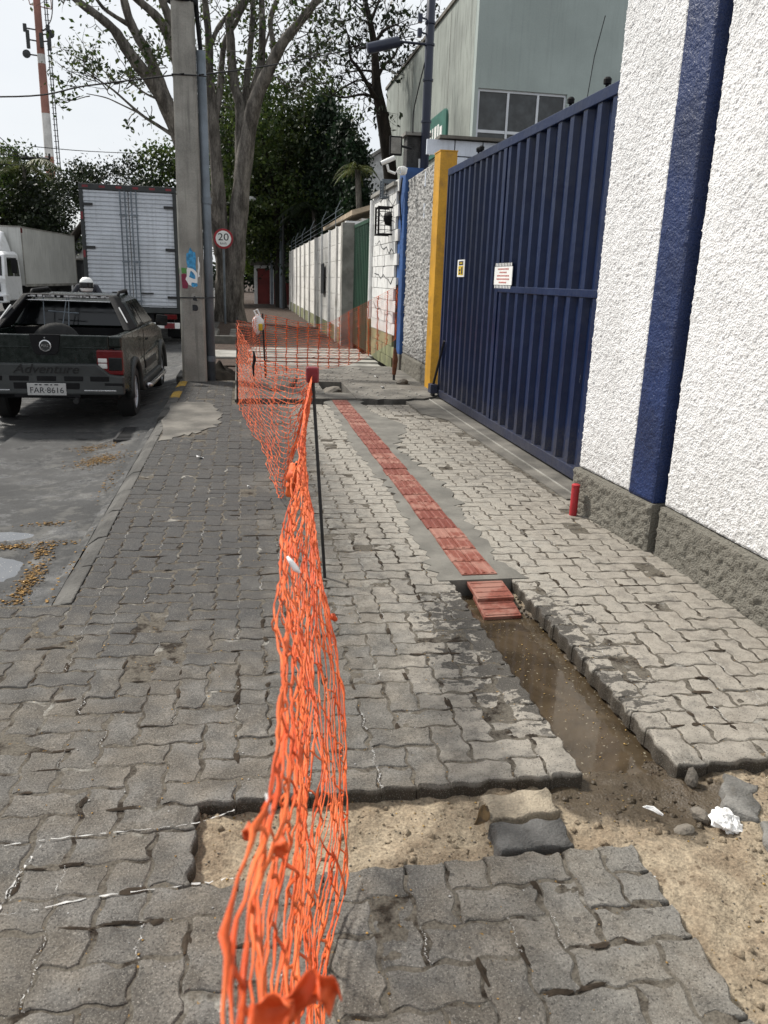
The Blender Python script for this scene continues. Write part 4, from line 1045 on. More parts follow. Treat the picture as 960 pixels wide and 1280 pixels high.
MB().box(-.42, .28, .08, .14, 0, 1.95).build('door', BRICKR, t); MB().box(.5, 2.5, .1, 2.5, 0, 1.2).build('low_wall', BRICKR, t); MB().box(-.55, .5, .2, 2.6, 0, 2.1).build('wall', CONC, t)
MB().box(-.8, 2.6, -.2, 2.8, 2.12, 2.3).build('roof', CONC, t)
for k in range(7): MB().box(1.55-.0, 1.9, -.05, .1, .35*k, .35*k+.22).build('ladder_block', CONC2 if k % 2 else INK, t)
for k, (x_, y_, h_) in enumerate(((1.9, 41.5, 4.2), (2.15, 44, 5.0), (1.6, 46, 4.0))):
    o = MB().tube([(x_, y_, 0), (x_, y_, h_)], .07, 8).build('fence_post', GREYSTEEL); tag(o, ('nearest and middle tall grey post past the panel wall', 'tallest grey post past the panel wall', 'left thin grey post beside the guard house')[k], 'post')
t = thing('street_light', 'slim grey street light leaning over the far path', 'street light', (1.75, 40, 0))
MB().tube([(.2, 0, 0), (.2, 0, 4.3)], .06, 8).build('pole', DARKSTEEL, t); MB().tube([(.2, 0, 4.2), (.1, 0, 4.8), (-.5, 0, 5.1), (-1.1, 0, 5.05)], .035, 8).build('arm', DARKSTEEL, t)
MB().lathe([(.03, -.3), (.1, -.2), (.11, .1), (.03, .25)], Matrix.Translation((-1.3, 0, 4.98)) @ Matrix.Rotation(PI/2+.1, 4, 'Y'), 12).build('lamp_head', ZINC, t)
t = thing('shop_building', 'low grey shop with dark sign across the road', 'building', (-14.5, 60, 0))
MB().box(0, 7, 0, 8, 0, 3.55).build('wall', CREAM, t); MB().box(-.1, 7.2, -.6, 0, 3.25, 3.75).build('eave', INK, t); MB().box(.1, 6.9, -.25, 0, 2.3, 3.2).build('fascia', BOXWHITE, t)
m = MB(); m.lathe([(.28, 0), (.28, .05)], Matrix.Translation((3.4, -.30, 2.75)) @ Matrix.Rotation(PI/2, 4, 'X'), 3)
for k in range(5): m.box(3.75+.2*k, 3.88+.2*k, -.27, -.25, 2.62, 2.88)
m.build('sign_marks', INK, t)
for k in range(5): f_ = MB().box(.3+1.3*k, 1.4+1.3*k, -.05, 0, .3, 2.2).build('shop_window', GLASS, t)
for k in range(4): MB().box(1.42+1.3*k, 1.58+1.3*k, -.08, -.0, 0, 2.25).build('pier', WHITEBLOCK, t)

# ------------------------------------------------------------------ utility pole
up = thing('utility_pole', 'thick square grey concrete utility pole with torn stickers', 'pole', (-.71, 12.05, 0))
def polesec(z):
    h = .176-.0065*z; c = .035
    return [(-h+c, -h, z), (h-c, -h, z), (h, -h+c, z), (h, h-c, z), (h-c, h, z), (-h+c, h, z), (-h, h-c, z), (-h, -h+c, z)]
MB().loft([polesec(z) for z in (-.2, 0, 2, 4, 6, 8)]).build('shaft', POLE, up, bevel=.008)
for z in (1.18, 4.02):
    m = MB(); h = .176-.0065*z+.006; m.tube([(-h, -h, z), (h, -h, z+.005), (h+.14, -h+.04, z+.01), (h+.13, h, z), (h, h, z), (-h, h, z), (-h, -h, z)], .009, 5, False)
    m.build('strap', DARKSTEEL, up)
MB().tube([(.236, -.02, -.05), (.234, -.02, 1.9), (.215, -.01, 4.35)], .062, 14).build('conduit', GREYSTEEL, up, smooth=True)
for z in (.28, 2.45): MB().tube([(.234, -.02, z), (.234, -.02, z+.08)], .070, 14).build('conduit_collar', GREYSTEEL, up)
MB().tube([(.22, -.01, 4.3), (.17, .06, 4.9), (.16, .1, 7.8)], .03, 8).build('cable_bundle', BLACKP, up)
MB().lathe([(.18, 0), (.2, .02), (.2, .12), (.18, .14)], Matrix.Translation((0, 0, 4.88)), 8).build('top_band', BLACKP, up)
def sticker(name, pts, z0, mat, off):
    h = .176-.0065*z0+.002+off
    MB().prism(pts, lambda u, v, w: (u, -h-w, v), 0, .002).build(name, mat, up)
sticker('blue_sticker', wavy([(-.05, 1.52), (.02, 1.50), (.07, 1.54), (.065, 1.78), (.03, 1.80), (.0, 1.86), (-.03, 1.79), (-.06, 1.77)], .006, 1, 3), 1.6, BLUESTICK, .001)
sticker('white_sticker', wavy([(-.05, 1.36), (.06, 1.33), (.09, 1.44), (.06, 1.55), (-.04, 1.58), (-.06, 1.47)], .006, 2, 3), 1.45, WHITEP, .0035)
sticker('blue_print', wavy([(-.03, 1.46), (.05, 1.44), (.045, 1.50), (.0, 1.55)], .003, 3, 3), 1.5, BLUESTICK, .0058)
sticker('blue_print', wavy([(-.0, 1.335), (.075, 1.335), (.075, 1.38), (.0, 1.385)], .003, 13, 3), 1.4, BLUESTICK, .0058)
sticker('pale_poster', wavy([(-.0, 1.00), (.075, 1.00), (.075, 1.22), (-.005, 1.23)], .003, 4, 3), 1.1, CONC2, .001)
sticker('dark_print', wavy([(.005, 1.01), (.07, 1.01), (.07, 1.08), (.005, 1.08)], .003, 5, 3), 1.05, INK, .0035)
sticker('dark_print', wavy([(.01, 1.15), (.065, 1.14), (.05, 1.20), (.02, 1.20)], .003, 15, 3), 1.15, INK, .0035)
sticker('torn_white', wavy([(.085, 1.45), (.12, 1.5), (.125, 1.65), (.1, 1.74), (.09, 1.6)], .006, 6, 3), 1.6, WHITEP, .001)
h = .1665
for nm, mt, z0_, z1_, y0_, y1_ in (('green_sticker', GREENSTICK, 1.50, 1.58, -.128, -.02), ('wine_sticker', WINE, 1.30, 1.49, -.128, -.01)):
    MB().prism(wavy([(y0_, z0_), (y1_, z0_), (y1_, z1_), (y0_, z1_)], .004, 7, 3), lambda u, v, w: (-h-.0015-w, u, v), 0, .002).build(nm, mt, up)
    MB().prism(wavy([(-.128, z0_), (-.05, z0_+.02), (-.06, z1_-.01), (-.128, z1_)], .004, 8, 3), lambda u, v, w: (u, -h-.002-w, v), 0, .002).build(nm, mt, up)
# overhead wires
def wire(pts, r, lab, n=10):
    o = MB().tube(cr(pts, n), r, 5).build('overhead_wire', BLACKP); return tag(o, lab, 'wire')
pz = Vector((-.71, 11.88, 4.03))
wire([Vector((-7.5, 14.5, 3.95)), at(0, 121, 13), at(110, 107, 12.4), pz], .011, 'black cable coming in from the left to the concrete pole')
wire([pz+Vector((.2, 0, .0)), at(330, 83, 14), at(420, 66, 17), at(520, 44, 21)], .011, 'black cable running from the concrete pole over to the building')
# distant pole with crossarm and its lines
t = thing('utility_pole', 'far utility pole with crossarm rising from the left trees', 'pole', at(33, 330, 52))
zb = at(33, 330, 52); za = at(32, 190, 52)
MB().tube([(0, 0, -2), (0, 0, za.z-zb.z)], [.16, .11], 8).build('shaft', BARKD, t)
ca, cb2 = at(18, 197, 52)-zb, at(62, 199, 52)-zb
m = MB(); m.tube([ca, cb2], .10, 6); m.build('crossarm', DARKSTEEL, t)
for k in range(4): MB().lathe([(.05, 0), (.08, .1), (.05, .3)], Matrix.Translation(ca.lerp(cb2, k/3)), 8).build('insulator', DARKSTEEL, t)
for k, (px, py, qx, qy) in enumerate(((0, 172, 20, 194), (0, 182, 30, 195), (0, 205, 60, 206), (0, 192, 45, 197))):
    wire([at(px-40, py-16, 40), at(px, py, 44), at(qx, qy, 52)], .02, ('topmost thin line left of the far crossarm', 'second thin line left of the far crossarm', 'lowest thin line left of the far crossarm', 'third thin line left of the far crossarm')[k], 4)
wire([at(40, 183, 52), at(110, 189, 60), at(200, 193, 70)], .025, 'thin line from the far crossarm across the cell tower', 4)

# ------------------------------------------------------------------ cell tower
tb = at(64, 225, 70); ttop = at(40, -60, 70)
t = thing('cell_tower', 'red and white banded cell tower with antennas at left', 'tower', (tb.x, 70, 0))
zs_ = [0, at(64, 224, 70).z, at(62, 196, 70).z, at(58, 142, 70).z, at(54, 80, 70).z, at(52, 68, 70).z, ttop.z]
for k in range(6):
    a, b = zs_[k], zs_[k+1]; ra, rb = (.40-.42*a/ttop.z*.40), (.40-.42*b/ttop.z*.40)
    MB().tube([(0, 0, a), (0, 0, b)], [ra, rb], 12).build('mast_section', (TOWERWHITE, TOWERRED, TOWERWHITE, TOWERRED, TOWERWHITE, TOWERRED)[k], t, smooth=True, sharp=50)
m = MB()
for dx in (.62, .82): m.tube([(dx, 0, 0), (dx*.75+.05, 0, ttop.z)], .045, 4)
for k in range(60): z = ttop.z*k/60; m.tube([(.45, 0, z), (.8, 0, z)], .03, 4)
m.build('cable_ladder', DARKSTEEL, t)
for zc, pts in ((at(50, 52, 70).z, ((-.75, 1.25), (.75, 1.3), (.2, 1.0))), (at(50, 38, 70).z, ((-.9, .55), (.72, .65)))):
    for x_, hh in pts:
        MB().box(x_-.13, x_+.13, -.5, -.35, zc-hh/2, zc+hh/2).build('antenna_panel', CLAD, t, bevel=.04)
        MB().tube([(0, 0, zc), (x_, -.35, zc)], .05, 6).build('antenna_arm', DARKSTEEL, t)
for x_, py in ((-.95, 70), (.85, 43)):
    z = at(50, py, 70).z
    MB().lathe([(.05, -.12), (.26, -.05), (.3, .05), (.05, .1)], Matrix.Translation((x_, -.3, z)) @ Matrix.Rotation(PI/2, 4, 'X'), 12).build('dish', CLAD, t); MB().tube([(0, 0, z), (x_, -.3, z)], .05, 6).build('dish_arm', DARKSTEEL, t)
z = at(46, 6, 70).z
MB().tube([(-.6, 0, z+.5), (-.5, 0, z), (1.0, 0, z-.2), (1.0, 0, z+1.2)], .05, 6).build('top_frame', TOWERRED, t)
MB().tube(cr([(.3, 0, z-1.7), (.9, 0, z-.9), (1.1, 0, z+.2), (1.15, 0, z+1.4)], 5), .04, 5).build('cable_loop', DARKSTEEL, t)

# ------------------------------------------------------------------ speed sign
t = thing('speed_sign', 'round red ringed 20 speed limit sign before the grey tree', 'traffic sign', (-.56, 26.3, 0))
MB().tube([(0, .03, 0), (0, .03, 2.9)], .035, 10).build('post', GREYSTEEL, t)
Mf = Matrix.Translation((0, -.02, 2.59)) @ Matrix.Rotation(PI/2, 4, 'X')
MB().lathe([(.30, -.012), (.30, .0), (.0001, .0)], Mf, 36).build('ring', SIGNRING, t)
MB().lathe([(.235, .0), (.235, .003), (.0001, .003)], Mf, 36).build('face', WHITEP, t)
text_mesh('20', .30, INK, 'number', t, facing((0, -.026, 2.63), (1, 0, 0), (0, 0, 1)), .002, sx=1.15)
text_mesh('km/h', .10, INK, 'unit', t, facing((0, -.026, 2.45), (1, 0, 0), (0, 0, 1)), .002)

# ------------------------------------------------------------------ vehicles
def wheel(parent, x, y, z, r, wdt, side, rim_mat=ALU, spokes=5):
    M = Matrix.Translation((x, y, z)) @ Matrix.Rotation(side*PI/2, 4, 'Y')
    ty = MB().lathe([(r*.62, -wdt/2), (r*.93, -wdt/2), (r, -wdt*.34), (r, wdt*.34), (r*.93, wdt/2), (r*.66, wdt/2), (r*.64, wdt*.3), (r*.64, -wdt*.3)], M, 28).build('wheel', TYRE, parent, smooth=True, sharp=35)
    m = MB(); m.lathe([(r*.66, wdt*.30), (r*.655, wdt*.42), (r*.58, wdt*.44), (r*.56, wdt*.22), (.001, wdt*.22)], M, 28)
    for k in range(spokes):
        a = 2*PI*k/spokes; Q = M @ Matrix.Rotation(a, 4, 'Z')
        m.box(r*.10, r*.60, -r*.085, r*.085, wdt*.2, wdt*.40, Q)
    m.lathe([(r*.16, wdt*.2), (r*.15, wdt*.44), (.001, wdt*.45)], M, 14)
    m.build('rim', rim_mat, ty)
    return ty
def arch(cy, cz, r, a0, a1, n=12): return [(cy+r*math.cos(a0+(a1-a0)*k/n), cz+r*math.sin(a0+(a1-a0)*k/n)) for k in range(n+1)]

# --- dark green pickup, rear towards the camera
pk = thing('pickup_truck', 'dark green pickup with grey cladding and roof bars parked at the kerb', 'pickup', (-2.10, 9.10, -.20), math.radians(-1.0))
prof = [(.03, .44)]+arch(.88, .31, .37, PI*.97, PI*.03)+[(1.27, .27), (3.17, .27)]+arch(3.58, .31, .37, PI*.97, PI*.03)+[(4.12, .40), (4.28, .52), (4.30, .74), (4.12, .88), (3.15, 1.00), (2.9, 1.035), (1.55, 1.03), (.04, 1.035)]
body = MB().prism(prof, lambda u, v, w: (w*(1-.035*max(0, (v-.55))*2)-(.05 if u > 4.1 else 0)*(1 if w > 0 else -1), u, v), .72, .80).prism(prof, lambda u, v, w: (w*(1-.035*max(0, (v-.55))*2)+(.05 if u > 4.1 else 0), u, v), -.80, -.72).build('body', GREENCAR, pk, bevel=.02)
m = MB(); m.prism([(3.1, .45), (4.2, .45), (4.24, .72), (4.08, .87), (3.1, .99)], lambda u, v, w: (w, u, v), -.75, .75); m.build('bonnet', GREENCAR, pk, bevel=.03)
MB().box(-.71, .71, .10, 4.1, .34, .55).build('underbody', BLACKP, pk)
lb = MB(); lb.box(-.70, .70, .10, 1.5, .552, .57); lb.box(-.719, -.70, .10, 1.5, .57, 1.02); lb.box(.70, .719, .10, 1.5, .57, 1.02); lb.box(-.70, .70, 1.46, 1.5, .57, 1.02); lb.build('bed_shade_lining', BLACKP, pk)  # added black lining: the dark inside of the bed put into its colour
m = MB(); m.box(-.655, .655, .03, .085, .58, 1.03)
tg = m.build('tailgate', GREENCAR, pk, bevel=.012)
m = MB(); m.prism([(-.16, 1.035), (.16, 1.035), (.13, .86), (.10, .82), (-.10, .82), (-.13, .86)], lambda u, v, w: (u, w, v), .018, .03); m.build('handle_recess', BLACKP, tg, bevel=.005)
MB().box(-.63, -.17, .022, .031, .885, .905).box(.17, .63, .022, .031, .885, .905).build('crease', GREENCAR, tg, bevel=.004)
em = MB().lathe([(.062, 0), (.062, .012), (.052, .014), (.050, .006), (.0001, .006)], Matrix.Translation((0, .018, .915)) @ Matrix.Rotation(PI/2, 4, 'X'), 28).build('emblem', CHROME, tg)
MB().lathe([(.049, 0), (.049, .008), (.0001, .008)], Matrix.Translation((0, .018, .915)) @ Matrix.Rotation(PI/2, 4, 'X'), 24).build('emblem_field', CLAD, tg)
text_mesh('FIAT', .038, CHROME, 'emblem_lettering', tg, facing((0, .008, .915), (1, 0, 0), (0, 0, 1)), .002)
m = MB(); m.lathe([(.008, 0), (.008, .01), (.0001, .01)], Matrix.Translation((0, .016, 1.0)) @ Matrix.Rotation(PI/2, 4, 'X'), 10); m.build('lock', CHROME, tg)
# bumper with the lettered grey panel
m = MB(); m.prism([(-.80, .40), (.80, .40), (.80, .60), (.66, .62), (.52, .73), (-.52, .73), (-.66, .62), (-.80, .60)], lambda u, v, w: (u, w-.02*(v < .5), v), -.05, .06)
bp = m.build('bumper', CLAD, pk, bevel=.018)
for x_ in (-.55, -.28, 0, .28, .55): MB().box(x_-.10, x_+.10, -.058, -.045, .545, .60).build('step_recess', BLACKP, bp, bevel=.008)
MB().box(-.34, .34, -.064, -.048, .37, .53).build('plate_recess', BLACKP, bp, bevel=.006)
for s_ in (-1, 1):
    MB().box(s_*.55-.17, s_*.55+.17, -.066, -.05, .435, .455).build('trim_strip', CHROME, bp, bevel=.004)
    MB().box(s_*.70-.10, s_*.70+.10, -.06, -.045, .49, .53).build('reflector_slot', BLACKP, bp)
text_mesh('Adventure', .135, TYRE, 'lettering', bp, facing((0, -.052, .672), (1, 0, 0), (0, 0, 1)), .006, .32, 1.15)
lp = MB().box(-.20, .20, -.078, -.068, .395, .525).build('number_plate', plain('plate_grey', (.42, .42, .41), .5, var=.1), pk, bevel=.004)
text_mesh('FAR·8616', .088, INK, 'plate_number', lp, facing((0, -.079, .447), (1, 0, 0), (0, 0, 1)), .001, 0, 1.0)
m = MB()
for x0_, x1_ in ((-.12, -.09), (-.075, -.05), (-.02, .02), (.04, .06), (.08, .12)): m.box(x0_, x1_, -.0795, -.078, .503, .515)
m.build('plate_print', INK, lp)
for s_ in (-1, 1):
    a, b = sorted((s_*.52, s_*.795))
    tl = MB().box(a, b, .0, .10, .61, .88).build('tail_lamp', TAILRED, pk, bevel=.015)
    a, b = sorted((s_*.535, s_*.63)); MB().box(a, b, -.008, .01, .68, .735).box(a, b, -.008, .01, .745, .79).build('clear_lens', LENSW, tl, bevel=.006)
    a, b = sorted((s_*.645, s_*.788)); MB().box(a, b, -.006, .01, .66, .80).build('smoked_lens', GLASS, tl, bevel=.006)
    a, b = sorted((s_*.655, s_*.79)); MB().box(a, b, .01, .12, .904, 1.03).build('corner_panel', GREENCAR, pk, bevel=.02)
    for cy in (.88, 3.58):
        P = [(s_*.79, cy+.385*math.cos(t_), .31+.385*math.sin(t_)) for t_ in np.linspace(-.05, PI+.05, 15)]
        MB().tube(P, .042, 8).build('arch_flare', CLAD, pk, smooth=True)
        wheel(pk, s_*.70, cy, .31, .31, .19, s_)
    MB().box(min(s_*.76, s_*.84), max(s_*.76, s_*.84), 1.28, 3.16, .27, .40).build('sill_cladding', CLAD, pk, bevel=.02)
    MB().tube([(s_*.86, 1.35, .33), (s_*.89, 1.45, .32), (s_*.89, 3.0, .32), (s_*.86, 3.1, .33)], .032, 10).build('side_step', CHROME if s_ > 0 else CLAD, pk, smooth=True)
    MB().box(min(s_*.795, s_*.81), max(s_*.795, s_*.81), 1.75, 2.85, .50, .60).build('door_strip', CLAD, pk, bevel=.01)
    MB().box(min(s_*.80, s_*.82), max(s_*.80, s_*.82), 1.80, 1.95, .86, .885).build('door_handle', BLACKP, pk, bevel=.006)
    MB().box(min(s_*.797, s_*.803), max(s_*.797, s_*.803), 1.66, 1.675, .45, 1.02).build('door_seam', BLACKP, pk)
    mm = MB().loft([[(s_*.82, 2.78, .99), (s_*.98, 2.80, .98), (s_*1.0, 2.80, 1.13), (s_*.84, 2.78, 1.15)], [(s_*.82, 2.90, 1.0), (s_*.95, 2.92, 1.0), (s_*.96, 2.92, 1.11), (s_*.84, 2.9, 1.12)]]).build('door_mirror', BLACKP, pk, bevel=.02)
    MB().prism([(s_*.835, 1.0), (s_*.985, .995), (s_*.99, 1.12), (s_*.85, 1.135)], lambda u, v, w: (u, w, v), 2.772, 2.778).build('mirror_glass', GLASS, mm)
# cab
def ring(y_, hw, z_): return [(-hw, y_, z_), (hw, y_, z_)]
cabs = [[(-.76, 1.52, 1.03), (.76, 1.52, 1.03), (.74, 3.25, 1.02), (-.74, 3.25, 1.02)], [(-.62, 1.60, 1.34), (.62, 1.60, 1.34), (.60, 2.62, 1.36), (-.60, 2.62, 1.36)], [(-.50, 1.72, 1.40), (.50, 1.72, 1.40), (.48, 2.45, 1.42), (-.48, 2.45, 1.42)]]
MB().loft(cabs).build('cab', GREENCAR, pk, bevel=.03)
def onface(a, b, c, d, u0, u1, v0, v1, off):
    a, b, c, d = map(Vector, (a, b, c, d)); n = (b-a).cross(d-a).normalized()
    f = lambda u, v: (a*(1-u)+b*u)*(1-v)+(d*(1-u)+c*u)*v
    P = [f(u0, v0), f(u1, v0), f(u1, v1), f(u0, v1)]
    return MB().add([p+n*off for p in P]+[p-n*.01 for p in P], [(0, 1, 2, 3), (7, 6, 5, 4), (0, 4, 5, 1), (1, 5, 6, 2), (2, 6, 7, 3), (3, 7, 4, 0)])
q0, q1 = cabs[0], cabs[1]
rwn = onface(q0[0], q0[1], q1[1], q1[0], .06, .94, .06, .93, .006).build('rear_window', GLASS, pk)
onface(q0[1], q0[2], q1[2], q1[1], .06, .30, .10, .92, .006).build('side_window', GLASS, pk); onface(q0[1], q0[2], q1[2], q1[1], .34, .90, .10, .92, .006).build('side_window', GLASS, pk)
onface(q0[3], q0[0], q1[0], q1[3], .08, .62, .10, .92, .006).build('side_window', GLASS, pk); onface(q0[3], q0[0], q1[0], q1[3], .66, .94, .10, .92, .006).build('side_window', GLASS, pk)
onface(q0[2], q0[3], q1[3], q1[2], .05, .95, .06, .95, .006).build('windscreen', GLASS, pk)
# black sports frame over the bed, grille bars and roof rack
sf = MB()
for s_ in (-1, 1): sf.prism([(.84, 1.03), (1.40, 1.03), (1.46, 1.20), (1.58, 1.41), (1.30, 1.415), (1.16, 1.30)], lambda u, v, w: (s_*(w-(v-1.03)*.62), u, v), .69, .77)
sf.box(-.53, .53, 1.30, 1.58, 1.375, 1.418)
sfo = sf.build('sports_frame', BLACKP, pk, bevel=.02)
for s_ in (-1, 1):
    P0, P1 = Vector((s_*(.772-.08*.62), .97, 1.11)), Vector((s_*(.772-.25*.62), 1.10, 1.28))
    d = (P1-P0); n_ = Vector((0, -d.z, d.y)).normalized()*.022
    a, b = (.003*s_, -.001*s_)
    MB().add([p+Vector((x_, 0, 0)) for x_ in (b-.01*s_, a) for p in (P0-n_, P1-n_, P1+n_, P0+n_)], [(0, 1, 2, 3), (7, 6, 5, 4), (0, 4, 5, 1), (1, 5, 6, 2), (2, 6, 7, 3), (3, 7, 4, 0)]).build('frame_decal', WHITEP, sfo)
m = MB()
for x_ in (-.30, -.10, -.02): m.tube([(x_, 1.27, 1.0), (x_*(1.0 if x_ < -.2 else .3), 1.32, 1.38)], .007, 6)
m.tube([(-.25, 1.3, 1.22), (.10, 1.3, 1.20)], .008, 6)
m.build('grille_bar', GREYSTEEL, sfo)
MB().tube([(-.5, 1.28, 1.345), (.5, 1.28, 1.34)], .007, 6).build('cross_bar', CHROME, sfo)
m = MB(); r_ = random.Random(3)
for k in range(26):
    x_ = r_.uniform(-.5, .44); m.box(x_, x_+r_.uniform(.02, .07), 1.294, 1.30, 1.384, 1.384+r_.uniform(.008, .028))
m.build('chipped_trim', CHROME, sfo)
for s_ in (-1, 1): MB().tube([(s_*.52, 1.62, 1.39), (s_*.52, 1.72, 1.45), (s_*.50, 2.4, 1.465), (s_*.49, 2.55, 1.40)], .02, 8).build('roof_bar', BLACKP, pk, smooth=True)
MB().lathe([(.2, -.08), (.29, -.07), (.30, 0), (.29, .07), (.2, .08)], Matrix.Translation((-.12, 1.05, .80)) @ Matrix.Rotation(PI/2-.2, 4, 'X'), 28).build('spare_wheel', TYRE, pk, smooth=True)
MB().tube([(.3, -.0, .35), (.3, -.12, .34)], .03, 10).build('exhaust', DARKSTEEL, pk)

# --- box truck, rear towards the camera
bt = thing('box_truck', 'big box truck with corrugated aluminium rear doors', 'truck', (-2.60, 20.5, -.16))
W2, zb_, zt_ = 1.06, .86, 3.50
MB().box(-W2, W2, .06, 6.3, zb_, zt_).build('box_body', BOXWHITE, bt, bevel=.02)
fr = MB(); fr.box(-W2-.03, W2+.03, -.05, .06, zt_-.03, zt_+.10); fr.box(-W2-.03, -W2+.05, -.05, .06, zb_-.02, zt_-.03); fr.box(W2-.05, W2+.03, -.05, .06, zb_-.02, zt_-.03); fr.box(-W2-.03, W2+.03, -.05, .06, zb_-.14, zb_-.02)
fro = fr.build('rear_frame', CLAD, bt, bevel=.01)
m = MB(); k = 0
for x_ in np.linspace(-W2+.05, W2-.2, 6): m.box(x_, x_+.13, -.054, -.05, zt_+.015, zt_+.065)
m.build('reflector', DKRED, fro)
for zc in (1.25, 2.05, 2.9): MB().box(-W2-.02, -W2+.03, -.054, -.05, zc-.08, zc+.08).build('reflector', DKRED, fro)
for s_ in (-1, 1):
    a, b = sorted((s_*.012, s_*(W2-.055)))
    n_ = 28; prof = []
    for k in range(n_):
        z0_ = zb_+(zt_-.03-zb_)*k/n_; h_ = (zt_-.03-zb_)/n_
        prof += [(-.0, z0_), (-.0, z0_+h_*.25), (-.026, z0_+h_*.45), (-.026, z0_+h_*.85)]
    prof += [(0, zt_-.03), (.03, zt_-.03), (.03, zb_)]
    dr = MB().prism(prof, lambda u, v, w: (w, u, v), a, b).build('rear_door', ALUDOOR, bt)
    for x_ in (s_*.07, s_*.18): MB().tube([(x_, -.055, zb_-.03), (x_, -.055, zt_-.03)], .016, 8).build('lock_rod', GREYSTEEL, dr)
    m = MB()
    for zc in (1.0, 1.9, 2.95): m.box(s_*.125-.09, s_*.125+.09, -.06, -.04, zc-.015, zc+.015)
    m.build('rod_guide', GREYSTEEL, dr)
    MB().box(min(s_*.18, s_*.48), max(s_*.18, s_*.48), -.07, -.045, 1.17, 1.20).build('latch_handle', DARKSTEEL, dr)
    for zc in (1.1, 2.2, 3.15): MB().box(min(s_*(W2-.26), s_*(W2-.02)), max(s_*(W2-.26), s_*(W2-.02)), -.056, -.03, zc-.03, zc+.03).build('hinge', DARKSTEEL, dr)
ch = MB(); ch.box(-.45, -.35, 0, 7.5, .5, .72); ch.box(.35, .45, 0, 7.5, .5, .72); ch.box(-.9, .9, .3, .5, .45, .72); ch.build('chassis', BLACKP, bt)
MB().box(-W2, W2, -.02, .08, .36, .50).build('under_bumper', WHITEP, bt, bevel=.01)
m = MB()
for k in range(4): m.box(-W2+.25+.5*k, -W2+.5+.5*k, -.024, -.02, .365, .495)
m.build('bumper_stripe', DKRED, bt)
for s_ in (-1, 1):
    MB().box(min(s_*.7, s_*1.0), max(s_*.7, s_*1.0), -.04, .02, .58, .70).build('tail_lamp', TAILRED, bt, bevel=.01)
    for y_ in (1.6, 6.6): wheel(bt, s_*.86, y_, .42, .42, .32, s_, CLAD, 6)
    MB().box(min(s_*.68, s_*1.04), max(s_*.68, s_*1.04), .95, .98, .1, .7).build('mud_flap', BLACKP, bt)
    MB().tube([(s_*1.0, 7.5, 2.2), (s_*1.25, 7.4, 2.2)], .02, 6).build('mirror_arm', BLACKP, bt)
    MB().box(s_*1.28-.10, s_*1.28+.10, 7.36, 7.44, 1.65, 2.15).build('door_mirror', BLACKP, bt, bevel=.03)
cab = [[(-1.0, 6.4, .5), (1.0, 6.4, .5), (1.0, 8.0, .5), (-1.0, 8.0, .5)], [(-1.0, 6.4, 1.5), (1.0, 6.4, 1.5), (1.0, 8.05, 1.5), (-1.0, 8.05, 1.5)], [(-.95, 6.45, 2.4), (.95, 6.45, 2.4), (.92, 7.6, 2.4), (-.92, 7.6, 2.4)]]
MB().loft(cab).build('cab', WHITEPAINT, bt, bevel=.04)
onface(cab[1][2], cab[1][3], cab[2][3], cab[2][2], .05, .95, .1, .9, .01).build('windscreen', GLASS, bt)
onface(cab[1][1], cab[1][2], cab[2][2], cab[2][1], .2, .9, .1, .85, .01).build('side_window', GLASS, bt)

# --- white truck facing us across the road
p_near, p_far = at(30, 330, 34), at(92, 330, 40.5)
ang = math.atan2(-(p_far.x-p_near.x), p_far.y-p_near.y)
wt = thing('delivery_truck', 'white box delivery truck facing the camera across the road', 'truck', (p_near.x, 34, -.12), ang)
zlo, zhi = .98, 3.16
MB().box(-2.25, 0, 0, 6.9, zlo, zhi).build('box_body', BOXWHITE, wt, bevel=.03)
ed = MB(); ed.box(-.02, .012, -.012, .05, zlo-.03, zhi+.02); ed.box(-.02, .012, 6.86, 6.92, zlo-.03, zhi+.02); ed.box(-2.27, .012, -.012, .05, zhi-.02, zhi+.03); ed.box(-.01, .012, .05, 6.86, zhi-.03, zhi+.02); ed.box(-.01, .012, .05, 6.86, zlo-.03, zlo+.07); ed.build('corner_trim', CONC2, wt)
MB().box(-.012, .016, -.014, .10, zhi-.22, zhi-.05).build('corner_lamp', TAILRED, wt)
MB().box(-2.0, -.25, .1, 6.8, .5, zlo).build('chassis', BLACKP, wt)
cb_ = [[(-2.15, -1.75, .45), (-.12, -1.75, .45), (-.10, -.1, .45), (-2.15, -.1, .45)], [(-2.15, -1.80, 1.25), (-.10, -1.80, 1.25), (-.10, -.1, 1.25), (-2.15, -.1, 1.25)], [(-2.08, -1.50, 2.10), (-.18, -1.50, 2.10), (-.16, -.1, 2.12), (-2.08, -.1, 2.12)], [(-2.0, -1.3, 2.22), (-.28, -1.3, 2.22), (-.24, -.15, 2.24), (-2.0, -.15, 2.24)]]
MB().loft(cb_).build('cab', WHITEPAINT, wt, bevel=.05)
onface(cb_[1][0], cb_[1][1], cb_[2][1], cb_[2][0], .04, .95, .12, .92, .012).build('windscreen', GLASS, wt)
onface(cb_[1][1], cb_[1][2], cb_[2][2], cb_[2][1], .16, .50, .10, .88, .012).build('side_window', GLASS, wt)
onface(cb_[1][1], cb_[1][2], cb_[2][2], cb_[2][1], .56, .88, .10, .80, .012).build('side_window', GLASS, wt)
MB().loft([[(-1.95, -1.30, 2.2), (-.38, -1.30, 2.2), (-.38, -.1, 2.2), (-1.95, -.1, 2.2)], [(-1.85, -1.05, 2.45), (-.48, -1.05, 2.45), (-.44, -.1, 2.45), (-1.9, -.1, 2.45)], [(-1.7, -.35, 2.95), (-.62, -.35, 2.95), (-.6, -.1, 2.98), (-1.75, -.1, 2.98)]]).build('wind_deflector', WHITEPAINT, wt, bevel=.08, seg=3)
